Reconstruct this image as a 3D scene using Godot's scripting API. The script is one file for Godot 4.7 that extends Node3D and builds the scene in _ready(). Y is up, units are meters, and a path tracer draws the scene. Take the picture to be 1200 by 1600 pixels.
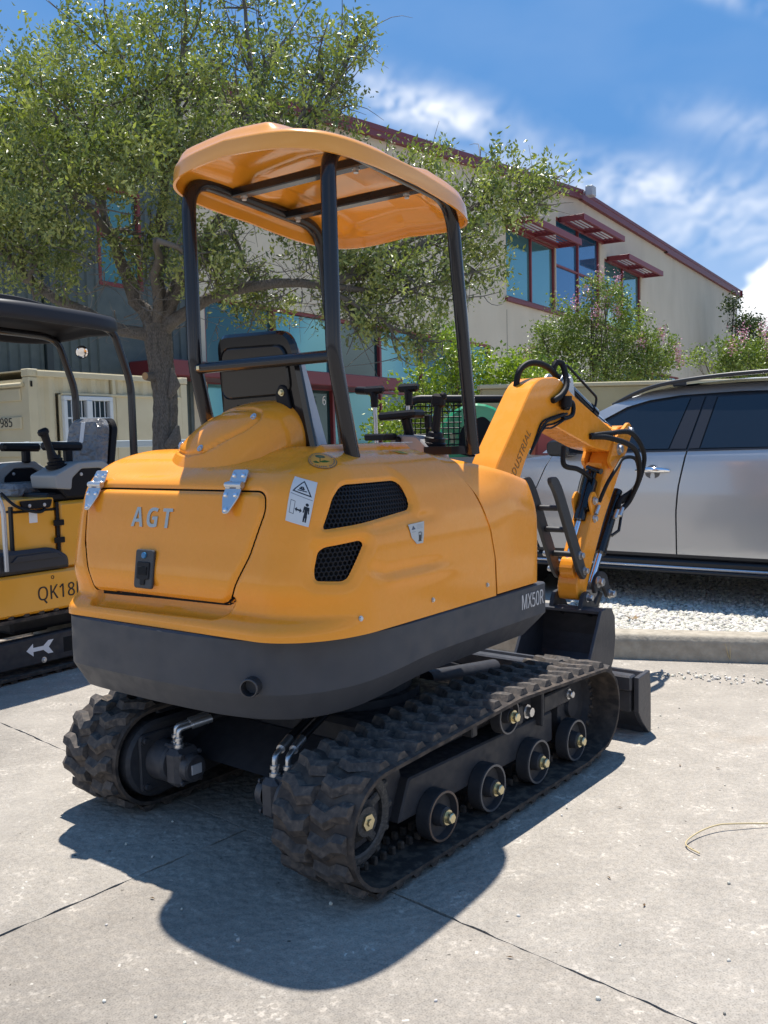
extends Node3D
# A small orange excavator on a concrete yard, backlit by a high sun.

var M := {}
var taken := {}
var rng := RandomNumberGenerator.new()
const EX_TURN := 0.9338
const EX_AT := Vector3(-0.237, 0, -3.597)

# ---------------------------------------------------------------- mesh builder
class MB:
	var st := SurfaceTool.new()
	func _init():
		st.begin(Mesh.PRIMITIVE_TRIANGLES)
		st.set_smooth_group(-1)
	func sm(g): st.set_smooth_group(g); return self
	func t(a, b, c):
		st.add_vertex(a); st.add_vertex(c); st.add_vertex(b)
	func q(a, b, c, d):
		t(a, b, c); t(a, c, d)
	func quv(a, b, c, d, ua, ub, uc, ud):
		for k in [[a, ua], [c, uc], [b, ub], [a, ua], [d, ud], [c, uc]]:
			st.set_uv(k[1]); st.add_vertex(k[0])
	func qo(o: Vector3, a, b, c, d):
		if (b - a).cross(c - a).dot((a + c) * 0.5 - o) < 0: q(d, c, b, a)
		else: q(a, b, c, d)
	func mesh() -> ArrayMesh:
		st.generate_normals()
		return st.commit()
	# chamfered box: centre, full size, chamfer, basis
	func box(c: Vector3, s: Vector3, b := 0.004, B := Basis()):
		sm(-1)
		var h := s * 0.5
		b = minf(b, minf(h.x, minf(h.y, h.z)) * 0.6)
		var ax := [Vector3.RIGHT, Vector3.UP, Vector3.BACK]
		for i in 3:
			for sg in [-1.0, 1.0]:
				var n: Vector3 = ax[i] * sg
				var u: Vector3 = ax[(i + 1) % 3]
				var v: Vector3 = ax[(i + 2) % 3]
				var hu := absf(h.dot(u)) - b
				var hv := absf(h.dot(v)) - b
				var o: Vector3 = n * absf(h.dot(ax[i]))
				var p := [o - u * hu - v * hv, o + u * hu - v * hv, o + u * hu + v * hv, o - u * hu + v * hv]
				if sg < 0: p.reverse()
				q(c + B * p[0], c + B * p[1], c + B * p[2], c + B * p[3])
		for i in 3:
			var w: Vector3 = ax[i]
			var u: Vector3 = ax[(i + 1) % 3]
			var v: Vector3 = ax[(i + 2) % 3]
			var hw := absf(h.dot(w)) - b
			for su in [-1.0, 1.0]:
				for sv in [-1.0, 1.0]:
					var a: Vector3 = u * su * absf(h.dot(u)) + v * sv * (absf(h.dot(v)) - b)
					var e: Vector3 = u * su * (absf(h.dot(u)) - b) + v * sv * absf(h.dot(v))
					qo(c, c + B * (a - w * hw), c + B * (e - w * hw), c + B * (e + w * hw), c + B * (a + w * hw))
		for sx in [-1.0, 1.0]:
			for sy in [-1.0, 1.0]:
				for sz in [-1.0, 1.0]:
					var a := Vector3(sx * h.x, sy * (h.y - b), sz * (h.z - b))
					var e := Vector3(sx * (h.x - b), sy * h.y, sz * (h.z - b))
					var f := Vector3(sx * (h.x - b), sy * (h.y - b), sz * h.z)
					if sx * sy * sz > 0: t(c + B * a, c + B * e, c + B * f)
					else: t(c + B * a, c + B * f, c + B * e)
		return self
	# a tube along a list of points; r may be a number or an array
	func tube(pts, r, n := 10, cap := true):
		var up := Vector3.UP
		var d0: Vector3 = (pts[1] - pts[0]).normalized()
		if absf(d0.dot(up)) > 0.9: up = Vector3.RIGHT
		var x: Vector3 = d0.cross(up).normalized()
		var rings := []
		for i in pts.size():
			var d: Vector3 = (pts[mini(i + 1, pts.size() - 1)] - pts[maxi(i - 1, 0)]).normalized()
			x = (x - d * x.dot(d)).normalized()
			var y: Vector3 = d.cross(x)
			var rr: float = r[i] if r is Array else r
			var ring := []
			for k in n:
				var a := TAU * k / n
				ring.append(pts[i] + (x * cos(a) + y * sin(a)) * rr)
			rings.append(ring)
		sm(0)
		for i in rings.size() - 1:
			for k in n:
				var k2 := (k + 1) % n
				q(rings[i][k], rings[i][k2], rings[i + 1][k2], rings[i + 1][k])
		if cap:
			sm(-1)
			var l := rings.size() - 1
			for k in n:
				var k2 := (k + 1) % n
				t(pts[0], rings[0][k2], rings[0][k])
				t(pts[l], rings[l][k], rings[l][k2])
		return self
	func cyl(a: Vector3, b: Vector3, r0: float, r1: float = -1.0, n := 14):
		return tube([a, b], [r0, r0 if r1 < 0 else r1], n)
	# profile of [along, radius] turned about an axis
	func lathe(o: Vector3, axis: Vector3, prof: Array, n := 24, smooth := false):
		axis = axis.normalized()
		var x := axis.cross(Vector3.UP if absf(axis.y) < 0.9 else Vector3.RIGHT).normalized()
		var y := axis.cross(x)
		for i in prof.size() - 1:
			sm(0 if smooth else i % 30 + 1)
			for k in n:
				var a := TAU * k / n
				var b := TAU * ((k + 1) % n) / n
				var da := x * cos(a) + y * sin(a)
				var db := x * cos(b) + y * sin(b)
				var p = prof[i]
				var s = prof[i + 1]
				q(o + axis * p[0] + da * p[1], o + axis * p[0] + db * p[1], o + axis * s[0] + db * s[1], o + axis * s[0] + da * s[1])
		sm(-1)
		return self
	# polygon in (x, y) extruded along z from z0 to z1, chamfer b, placed by T
	func prism(poly, z0: float, z1: float, b := 0.004, T := Transform3D()):
		var p := PackedVector2Array(poly)
		var area := 0.0
		for i in p.size():
			area += p[i].cross(p[(i + 1) % p.size()])
		if area < 0: p.reverse()
		var n := p.size()
		var ins := PackedVector2Array()
		var tri := PackedInt32Array()
		for attempt in 6:
			ins.clear()
			var turned := false
			for i in n:
				var e0 := (p[i] - p[(i + n - 1) % n]).normalized()
				var e1 := (p[(i + 1) % n] - p[i]).normalized()
				var n0 := Vector2(-e0.y, e0.x)
				var n1 := Vector2(-e1.y, e1.x)
				var m := n0 + n1
				var k := 1.0 + n0.dot(n1)
				ins.append(p[i] + m / maxf(k, 0.35) * b)
			for i in n:
				if (ins[(i + 1) % n] - ins[i]).dot(p[(i + 1) % n] - p[i]) < 0: turned = true
			tri = Geometry2D.triangulate_polygon(ins)
			if tri.size() >= (n - 2) * 3 and not turned: break
			b = b * 0.5 if attempt < 4 else 0.0
		sm(-1)
		var f := func(v: Vector2, z: float) -> Vector3: return T * Vector3(v.x, v.y, z)
		for i in range(0, tri.size(), 3):
			var a := ins[tri[i]]
			var c := ins[tri[i + 1]]
			var d := ins[tri[i + 2]]
			if (c - a).cross(d - a) < 0:
				var s := c; c = d; d = s
			t(f.call(a, z1), f.call(c, z1), f.call(d, z1))
			t(f.call(a, z0), f.call(d, z0), f.call(c, z0))
		for i in n:
			var j := (i + 1) % n
			q(f.call(p[i], z0 + b), f.call(p[j], z0 + b), f.call(p[j], z1 - b), f.call(p[i], z1 - b))
			if b > 0:
				q(f.call(p[i], z1 - b), f.call(p[j], z1 - b), f.call(ins[j], z1), f.call(ins[i], z1))
				q(f.call(ins[i], z0), f.call(ins[j], z0), f.call(p[j], z0 + b), f.call(p[i], z0 + b))
		return self
	func hexbolt(o: Vector3, axis: Vector3, r := 0.016, hgt := 0.012, washer := true):
		if washer: lathe(o, axis, [[0.0, 0.0], [0.0, r * 1.35], [hgt * 0.3, r * 1.35], [hgt * 0.3, 0.0]], 16)
		lathe(o + axis.normalized() * hgt * 0.3, axis, [[0.0, r], [hgt * 0.8, r], [hgt, r * 0.85], [hgt, 0.0]], 6)
		return self
	# grid of points G[i][j]; smooth, (i then j) so that di x dj points outwards
	func grid(G: Array, loop := false, group := 0):
		sm(group)
		var n := G.size()
		for i in (n if loop else n - 1):
			var a = G[i]
			var b = G[(i + 1) % n]
			for j in a.size() - 1:
				q(a[j], b[j], b[j + 1], a[j + 1])
		return self
	func clip(a, b, c, fa: float, fb: float, fc: float, other):
		# the part of the triangle where f > 0 goes here, the rest to other (or nowhere)
		if fa > 0 and fb > 0 and fc > 0: t(a, b, c); return
		if fa <= 0 and fb <= 0 and fc <= 0:
			if other: other.t(a, b, c)
			return
		var P := [a, b, c]
		var F := [fa, fb, fc]
		var pos := []
		var neg := []
		for i in 3:
			var j := (i + 1) % 3
			if F[i] > 0: pos.append(P[i])
			else: neg.append(P[i])
			if (F[i] > 0) != (F[j] > 0):
				var x: Vector3 = P[i].lerp(P[j], F[i] / (F[i] - F[j]))
				pos.append(x); neg.append(x)
		for i in range(1, pos.size() - 1): t(pos[0], pos[i], pos[i + 1])
		if other:
			for i in range(1, neg.size() - 1): other.t(neg[0], neg[i], neg[i + 1])

static func fillet(pts: Array, r, n := 5) -> Array:
	var out := [pts[0]]
	for i in range(1, pts.size() - 1):
		var p: Vector3 = pts[i]
		var a: Vector3 = pts[i - 1] - p
		var b: Vector3 = pts[i + 1] - p
		var rr: float = minf(r[i] if r is Array else r, minf(a.length(), b.length()) * 0.49)
		var s := p + a.normalized() * rr
		var e := p + b.normalized() * rr
		for k in n + 1:
			var w := float(k) / n
			out.append(s.lerp(p, w).lerp(p.lerp(e, w), w))
	out.append(pts[-1])
	return out

static func spline(pts: Array, n := 8) -> Array:
	var out := []
	for i in pts.size() - 1:
		var p0: Vector3 = pts[maxi(i - 1, 0)]
		var p3: Vector3 = pts[mini(i + 2, pts.size() - 1)]
		for k in n:
			out.append(pts[i].cubic_interpolate(pts[i + 1], p0, p3, float(k) / n))
	out.append(pts[-1])
	return out

static func round_poly(pts: Array, r, n := 4) -> Array:
	var out := []
	var c := pts.size()
	for i in c:
		var p: Vector2 = pts[i]
		var a: Vector2 = pts[(i + c - 1) % c] - p
		var b: Vector2 = pts[(i + 1) % c] - p
		var rr: float = minf(r[i] if r is Array else r, minf(a.length(), b.length()) * 0.45)
		if rr < 0.0005:
			out.append(p)
			continue
		var s := p + a.normalized() * rr
		var e := p + b.normalized() * rr
		for k in n + 1:
			var w := float(k) / n
			out.append(s.lerp(p, w).lerp(p.lerp(e, w), w))
	return out

static func sdf(p: Vector2, poly: PackedVector2Array) -> float:
	var d := 1e9
	var inside := false
	var n := poly.size()
	for i in n:
		var a := poly[i]
		var b := poly[(i + 1) % n]
		d = minf(d, p.distance_squared_to(Geometry2D.get_closest_point_to_segment(p, a, b)))
		if (a.y > p.y) != (b.y > p.y) and p.x < (b.x - a.x) * (p.y - a.y) / (b.y - a.y) + a.x: inside = not inside
	return -sqrt(d) if inside else sqrt(d)

# ---------------------------------------------------------------- naming
func numbered(n: String) -> String:
	if not taken.has(n):
		taken[n] = 0
		return n
	taken[n] += 1
	return "%s_%03d" % [n, taken[n]]

func thing(called: String, label: String, category: String, at := Vector3.ZERO, turn := 0.0, group := "") -> Node3D:
	var o := Node3D.new()
	o.name = numbered(called)
	add_child(o)
	o.position = at
	o.rotation.y = turn
	tag(o, label, category, group)
	return o

func tag(o, label: String, category: String, group := ""):
	o.set_meta("label", label)
	o.set_meta("category", category)
	if group: o.set_meta("group", group)

func part(called: String, mesh, m: Material, parent: Node, T := Transform3D()) -> MeshInstance3D:
	var o := MeshInstance3D.new()
	o.mesh = mesh.mesh() if mesh is MB else mesh
	o.material_override = m
	if parent == self:
		o.name = numbered(called)
		add_child(o)
	else:
		var n := called
		var i := 0
		while parent.has_node(n):
			i += 1
			n = "%s_%03d" % [called, i]
		o.name = n
		parent.add_child(o, true)
	o.transform = T
	return o

func struct(called: String, mesh, m: Material, parent: Node = self) -> MeshInstance3D:
	var o := part(called, mesh, m, parent)
	if parent == self: o.set_meta("kind", "structure")
	return o

# ---------------------------------------------------------------- materials
func lin(r: float, g: float, b: float) -> Color:
	return Color(r, g, b).linear_to_srgb()

func mat(r: float, g: float, b: float, rough := 0.6, metal := 0.0, coat := 0.0) -> StandardMaterial3D:
	var m := StandardMaterial3D.new()
	m.albedo_color = lin(r, g, b)
	m.roughness = rough
	m.metallic = metal
	if coat > 0:
		m.clearcoat_enabled = true
		m.clearcoat = coat
		m.clearcoat_roughness = 0.08
	return m

func noise(freq: float, oct := 4, sd := 1, type := FastNoiseLite.TYPE_SIMPLEX_SMOOTH) -> FastNoiseLite:
	var n := FastNoiseLite.new()
	n.noise_type = type
	n.seed = sd
	n.frequency = freq
	n.fractal_octaves = oct
	return n

# tint by a seamless noise between two linear colours, laid on in world or object space
func noisy(m: StandardMaterial3D, freq: float, c0: Color, c1: Color, scale: float, sd := 1, size := 512, bump := 0.0, world := true, mid: float = -1.0) -> StandardMaterial3D:
	var t := NoiseTexture2D.new()
	t.width = size; t.height = size
	t.seamless = true
	t.noise = noise(freq, 5, sd)
	var g := Gradient.new()
	g.set_color(0, c0.linear_to_srgb()); g.set_color(1, c1.linear_to_srgb())
	if mid >= 0: g.set_offset(0, mid - 0.15); g.set_offset(1, mid + 0.15)
	t.color_ramp = g
	m.albedo_color = Color.WHITE
	m.albedo_texture = t
	m.uv1_triplanar = true
	m.uv1_world_triplanar = world
	m.uv1_scale = Vector3.ONE * scale
	if bump > 0:
		var b := NoiseTexture2D.new()
		b.width = size; b.height = size
		b.seamless = true
		b.noise = noise(freq * 3.0, 5, sd + 7)
		b.as_normal_map = true
		b.bump_strength = bump
		m.normal_enabled = true
		m.normal_texture = b
	return m

func make_materials():
	M.orange = mat(0.88, 0.315, 0.010, 0.36, 0.0, 0.5)
	M.orange.metallic_specular = 0.25
	M.orange_in = mat(0.80, 0.29, 0.010, 0.38, 0.0, 0.4)
	M.charcoal = noisy(mat(0.06, 0.06, 0.07, 0.42), 0.012, Color(0.060, 0.062, 0.069), Color(0.078, 0.080, 0.087), 1.2, 3)
	M.tube = mat(0.013, 0.013, 0.016, 0.26, 0.0, 0.5)
	M.black = mat(0.010, 0.010, 0.012, 0.42)
	M.gloss_black = mat(0.007, 0.007, 0.008, 0.15, 0.0, 0.6)
	M.steel_dark = noisy(mat(0.03, 0.03, 0.035, 0.45), 0.02, Color(0.03, 0.031, 0.036), Color(0.055, 0.054, 0.056), 2.0, 5)
	M.rubber = noisy(mat(0.05, 0.04, 0.035, 0.8), 0.015, Color(0.040, 0.035, 0.032), Color(0.105, 0.083, 0.066), 2.2, 9, 512, 1.5, true, 0.55)
	M.tread = noisy(mat(.05, .04, .035, .8), .03, Color(.040, .035, .032), Color(.115, .092, .074), 2.2, 29, 512, 1.0, true, .55)
	M.hose = mat(0.014, 0.014, 0.015, 0.5)
	M.zinc = mat(0.58, 0.58, 0.58, 0.36, 0.9)
	M.brass = mat(0.66, 0.58, 0.36, 0.34, 0.85)
	M.chrome = mat(0.8, 0.8, 0.82, 0.08, 1.0)
	M.white = mat(0.75, 0.75, 0.75, 0.5)
	M.ink = mat(0.012, 0.012, 0.012, 0.6)
	M.silver_print = mat(0.55, 0.55, 0.56, 0.4, 0.3)
	M.plastic_wrap = mat(0.42, 0.43, 0.44, 0.25)
	M.grey_plastic = mat(0.28, 0.28, 0.27, 0.5)
	M.plastic_wrap_grey = noisy(mat(.13, .13, .135, .2), .012, Color(.13, .13, .135), Color(.22, .22, .225), 1.6, 19, 256, 9.0)
	M.charcoal_soft = mat(.03, .031, .036, .45)
	for k in ['tube', 'black', 'gloss_black', 'hose', 'steel_dark', 'rubber', 'charcoal', 'charcoal_soft']: M[k].metallic_specular = 0.3
	noisy(M.orange, .008, Color(.872, .318, .026), Color(.892, .328, .030), .8, 131, 512, 0.0, false)
	worn(M.orange, .18, .36, 1.4, 132)
	worn(M.charcoal, .34, .58, 1.2, 133)
	worn(M.steel_dark, .36, .62, 2.0, 134)
	M.letter = mat(.50, .46, .40, .28, .9)
	M.dark_hole = mat(0.004, 0.004, 0.004, 0.9)

func worn(m: StandardMaterial3D, lo: float, hi: float, scale: float, sd: int):
	var t := NoiseTexture2D.new()
	t.width = 512; t.height = 512
	t.seamless = true
	t.noise = noise(.02, 5, sd)
	var g := Gradient.new()
	g.set_color(0, Color(lo, lo, lo)); g.set_color(1, Color(hi, hi, hi))
	g.set_offset(0, .3); g.set_offset(1, .7)
	t.color_ramp = g
	m.roughness = 1.0
	m.roughness_texture = t
	m.uv1_triplanar = true
	m.uv1_scale = Vector3.ONE * scale

func text_mesh(s: String, size: float, depth := 0.002, font_name := "Droid Sans", bold := false) -> TextMesh:
	var t := TextMesh.new()
	var f := SystemFont.new()
	f.font_names = PackedStringArray([font_name])
	if bold: f.font_weight = 700
	t.font = f
	t.text = s
	t.font_size = 64
	t.pixel_size = size / 64.0
	t.depth = depth
	return t
func _ready():
	rng.seed = 7
	# camera
	var cam := Camera3D.new()
	cam.name = "camera"
	cam.position = Vector3(0, 1.35, 0)
	cam.basis = Basis(Vector3.RIGHT, -0.077) * Basis(Vector3.BACK, -0.024)
	cam.fov = 58.11
	cam.near = 0.05
	cam.far = 900
	add_child(cam)
	cam.current = true
	# sky, exposure
	var env := Environment.new()
	env.background_mode = Environment.BG_SKY
	var sky := Sky.new()
	var ps := PanoramaSkyMaterial.new()
	ps.panorama = ImageTexture.create_from_image(sky_image())
	sky.sky_material = ps
	env.sky = sky
	env.background_energy_multiplier = 1.0
	env.tonemap_mode = Environment.TONE_MAPPER_LINEAR
	env.tonemap_exposure = 1.86
	env.sdfgi_enabled = true
	env.ssao_enabled = true
	env.ssil_enabled = true
	var we := WorldEnvironment.new()
	we.name = "world_environment"
	we.environment = env
	add_child(we)
	# sun: high, straight ahead and a little to the left
	var sun := DirectionalLight3D.new()
	sun.name = "sun"
	sun.light_energy = 1.28
	sun.light_color = Color(1.0, 0.98, 0.95)
	sun.light_angular_distance = 0.5
	sun.shadow_enabled = true
	add_child(sun)
	sun.look_at_from_position(Vector3(-0.012, 1.0, -0.32), Vector3.ZERO, Vector3.RIGHT)
	make_materials()
	build_ground()
	build_buildings()
	build_plants()
	build_suv()
	build_background_machines()
	build_second_excavator()
	build_excavator()
	build_debris()

func sky_image() -> Image:
	var w := 2048
	var h := 1024
	var im := Image.create(w, h, false, Image.FORMAT_RGBF)
	var n1 := noise(1.1, 5, 11)
	var n2 := noise(3.0, 5, 12)
	var n3 := noise(2.2, 5, 21)
	var streak := noise(1.0, 5, 31)
	# wisps: [azimuth from straight ahead, elevation, half length, half width, tilt, strength], radians
	var wisps := [[0.05, 0.335, 0.085, 0.020, 0.28, 0.85], [0.28, 0.243, 0.18, 0.024, 0.20, 0.62], [0.42, 0.272, 0.09, 0.018, 0.35, 0.5], [0.30, 0.43, 0.10, 0.008, 0.50, 0.35], [0.36, 0.19, 0.12, 0.02, 0.1, 0.4], [-0.6, 0.3, 0.25, 0.04, 0.3, 0.6], [1.2, 0.35, 0.35, 0.05, 0.3, 0.8], [2.2, 0.45, 0.35, 0.06, -0.2, 0.8], [-1.7, 0.4, 0.35, 0.06, 0.2, 0.8], [3.0, 0.3, 0.35, 0.06, 0.2, 0.8], [-2.6, 0.5, 0.35, 0.06, 0.2, 0.8]]
	im.fill(Color(0.20, 0.19, 0.17))
	for y in h / 2:
		var el := (0.5 - (y + 0.5) / h) * PI
		for x in w:
			var az := ((x + 0.5) / w) * TAU
			if az > PI: az -= TAU
			var c: Color
			if el < 0.0:
				im.set_pixel(x, y, Color(0.20, 0.19, 0.17))
				continue
			var s := sin(el)
			var d := Vector3(sin(az) * cos(el), s, -cos(az) * cos(el))
			var zen := Color(0.062, 0.165, 0.37)
			var mid := Color(0.072, 0.185, 0.395)
			var hor := Color(0.36, 0.47, 0.62)
			var k := clampf(s / 0.28, 0, 1)
			c = hor.lerp(mid, pow(k, 0.75)) if k < 1 else mid.lerp(zen, clampf((s - 0.28) / 0.35, 0, 1))
			var cl := 0.0
			for q in wisps:
				var da: float = wrapf(az - q[0], -PI, PI) * cos(el)
				var de: float = el - q[1]
				if absf(da) > 3.0 * q[2]: continue
				var a: float = (da * cos(q[4]) - de * sin(q[4])) / q[2]
				var b: float = (da * sin(q[4]) + de * cos(q[4])) / q[3]
				var g := exp(-a * a - b * b)
				if g < 0.02: continue
				var e2 := d + Vector3(0, -d.x * 0.22, 0)
				e2 += Vector3(n1.get_noise_3dv(d * 4.0 + Vector3(9, 2, 4)), n1.get_noise_3dv(d * 4.0 + Vector3(1, 7, 3)), 0) * 0.05
				var tex := 0.60 + 0.9 * n1.get_noise_3dv(e2 * Vector3(8, 18, 8)) + 0.7 * n2.get_noise_3dv(e2 * Vector3(14, 24, 14))
				cl += q[5] * g * clampf(tex, 0, 1.2)
			# thin high veil
			cl += 0.09 * clampf(0.25 + streak.get_noise_3dv(d * Vector3(3, 7, 3)), 0, 1) * (1.0 - clampf(s - 0.2, 0, 1))
			c = c.lerp(Color(0.66, 0.67, 0.69), clampf(cl, 0, 0.92))
			# cumulus low down, a big one to the right
			var top := 0.10 + 0.10 * n3.get_noise_2d(cos(az) * 2.2, sin(az) * 2.2) + 0.085 * exp(-pow((az - 0.42) / 0.08, 2.0))
			top += 0.025 * n2.get_noise_3dv(d * 5.0) + 0.012 * n2.get_noise_3dv(d * 13.0)
			var cu := smoothstep(-0.004, 0.008, top - el) * smoothstep(-0.06, 0.05, n3.get_noise_2d(cos(az) * 2.2, sin(az) * 2.2) + 0.2 * exp(-pow((az - 0.42) / 0.12, 2.0)))
			if cu > 0:
				var shade := 0.80 + 0.25 * n2.get_noise_3dv(d * 7.0 + Vector3(3, 1, 2)) + 0.8 * clampf((el - top) * 2.0 + 0.08, -0.12, 0.1)
				c = c.lerp(Color(0.80, 0.81, 0.83) * clampf(shade, 0.55, 1.02), cu)
			im.set_pixel(x, y, c)
	return im
# ================================================================ the orange excavator
# local axes: x forwards, y up, z to the machine's right
const HOOD_ROWS := [[.752, 0, .752, -.04], [.780, 0, .780, -.036], [.80, 0, .802, -.014], [.82, 0, .82, .014], [.85, 0, .85, .014], [.915, 0, .915, 0], [1.03, .006, 1.03, .024], [1.12, .022, 1.12, .044], [1.20, .05, 1.205, .068], [1.255, .09, 1.252, .105], [1.295, .14, 1.285, .165], [1.318, .2, 1.305, .215]]
const HOOD_END := [[.757, .293], [.9, .285], [1.026, .257], [1.161, .185], [1.25, .11], [1.29, .07], [1.318, .03], [1.35, 0.0]]

func hood_row(v: float) -> Array:
	var i := int(clampf(v, 0, 10.999))
	var t := v - i
	var a = HOOD_ROWS[maxi(i - 1, 0)]
	var b = HOOD_ROWS[i]
	var c = HOOD_ROWS[mini(i + 1, 11)]
	var d = HOOD_ROWS[mini(i + 2, 11)]
	var out := []
	for k in 4:
		out.append(0.5 * (2.0 * b[k] + (c[k] - a[k]) * t + (2.0 * a[k] - 5.0 * b[k] + 4.0 * c[k] - d[k]) * t * t + (3.0 * b[k] - a[k] - 3.0 * c[k] + d[k]) * t * t * t))
	return out

func hood_end(y: float) -> float:
	for i in HOOD_END.size() - 1:
		if y < HOOD_END[i + 1][0]:
			return lerpf(HOOD_END[i][1], HOOD_END[i + 1][1], maxf(0, (y - HOOD_END[i][0]) / (HOOD_END[i + 1][0] - HOOD_END[i][0])))
	return 0.0

func hood(u: float, v: float) -> Vector3:
	var r := hood_row(minf(v, 11))
	var k := 0.0
	if u <= 1: k = 0
	elif u < 2: k = smoothstep(0, 1, u - 1)
	elif u <= 3: k = 1
	elif u < 4: k = smoothstep(0, 1, 4 - u)
	var y := lerpf(r[0], r[2], k)
	var d := lerpf(r[1], r[3], k)
	var p: Vector3
	if u <= 1: p = Vector3(lerpf(hood_end(y), -.45, u), y, .6 - d)
	elif u < 2: p = Vector3(-.45 - (.285 - d) * sin((u - 1) * PI / 2), y, .36 + (.24 - d) * cos((u - 1) * PI / 2))
	elif u <= 3: p = Vector3(-.735 + d, y, .36 - .89 * (u - 2))
	elif u < 4:
		var th := (4 - u) * PI / 2
		p = Vector3(-.735 + d + .12 * (1 - pow(sin(th), .8)), y, -.53 - (.11 - .35 * d) * pow(maxf(cos(th), 0), .8))
	else: p = Vector3(lerpf(-.615 + d, -.28, u - 4), y, -.64 + .35 * d)
	if v > 11:
		var m := Vector3(-.42, 1.338, clampf(p.z, -.40, .36))
		if u < 1.5: m = Vector3(clampf(p.x, -.42, .03), 1.343, .36)
		var w := (v - 11) / 2
		p = Vector3(lerpf(p.x, m.x, w), lerpf(y, m.y, 1 - pow(1 - minf(w, 1), 2)), lerpf(p.z, m.z, w))
	return p

func hood_s(u: float) -> float:  # distance round the hood
	if u < 1: return .77 + .74 * (1 - u)
	if u < 2: return .36 + .41 * (2 - u)
	if u < 3: return .36 - .89 * (u - 2)
	return -.53 - .18 * (u - 3)

func hood_n(u: float, v: float) -> Vector3:
	var e := 0.02
	return (hood(u, v + e) - hood(u, v - e)).cross(hood(u + e, v) - hood(u - e, v)).normalized()

# a patch laid on the hood between four corners given as (u, v): top left, top right, bottom right, bottom left
func hood_patch(c: Array, off: float, n := 6) -> ArrayMesh:
	var b := MB.new()
	b.sm(0)
	var P := []
	for i in n + 1:
		var row := []
		for j in n + 1:
			var s := float(i) / n
			var t := float(j) / n
			var uv: Vector2 = (c[0] as Vector2).lerp(c[1], s).lerp((c[3] as Vector2).lerp(c[2], s), t)
			row.append([hood(uv.x, uv.y) + hood_n(uv.x, uv.y) * off, Vector2(s, t)])
		P.append(row)
	for i in n:
		for j in n:
			var p = P[i][j]
			var q = P[i + 1][j]
			var r = P[i + 1][j + 1]
			var s = P[i][j + 1]
			b.quv(s[0], r[0], q[0], p[0], s[1], r[1], q[1], p[1])
	return b.mesh()

const DOOR := [Vector2(-.545, 1.197), Vector2(-.46, 1.205), Vector2(.31, 1.203), Vector2(.333, 1.19), Vector2(.344, 1.147), Vector2(.298, 1.0), Vector2(.229, .87), Vector2(.195, .842), Vector2(-.47, .836), Vector2(-.49, .85), Vector2(-.49, .89), Vector2(-.535, 1.01), Vector2(-.548, 1.12)]
const RECESS := [Vector2(-.475, .85), Vector2(-.47, .80), Vector2(-.455, .79), Vector2(.16, .797), Vector2(.195, .805), Vector2(.228, .835), Vector2(.25, .87), Vector2(.2, .87)]
const VENT_A := [Vector2(.581, 1.086), Vector2(.631, 1.183), Vector2(.668, 1.216), Vector2(.70, 1.226), Vector2(1.02, 1.227), Vector2(1.045, 1.215), Vector2(1.042, 1.145), Vector2(1.02, 1.122), Vector2(.709, 1.096)]
const VENT_B := [Vector2(.552, .932), Vector2(.549, .965), Vector2(.563, 1.02), Vector2(.585, 1.033), Vector2(.712, 1.046), Vector2(.729, 1.035), Vector2(.66, .932), Vector2(.64, .924)]

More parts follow.
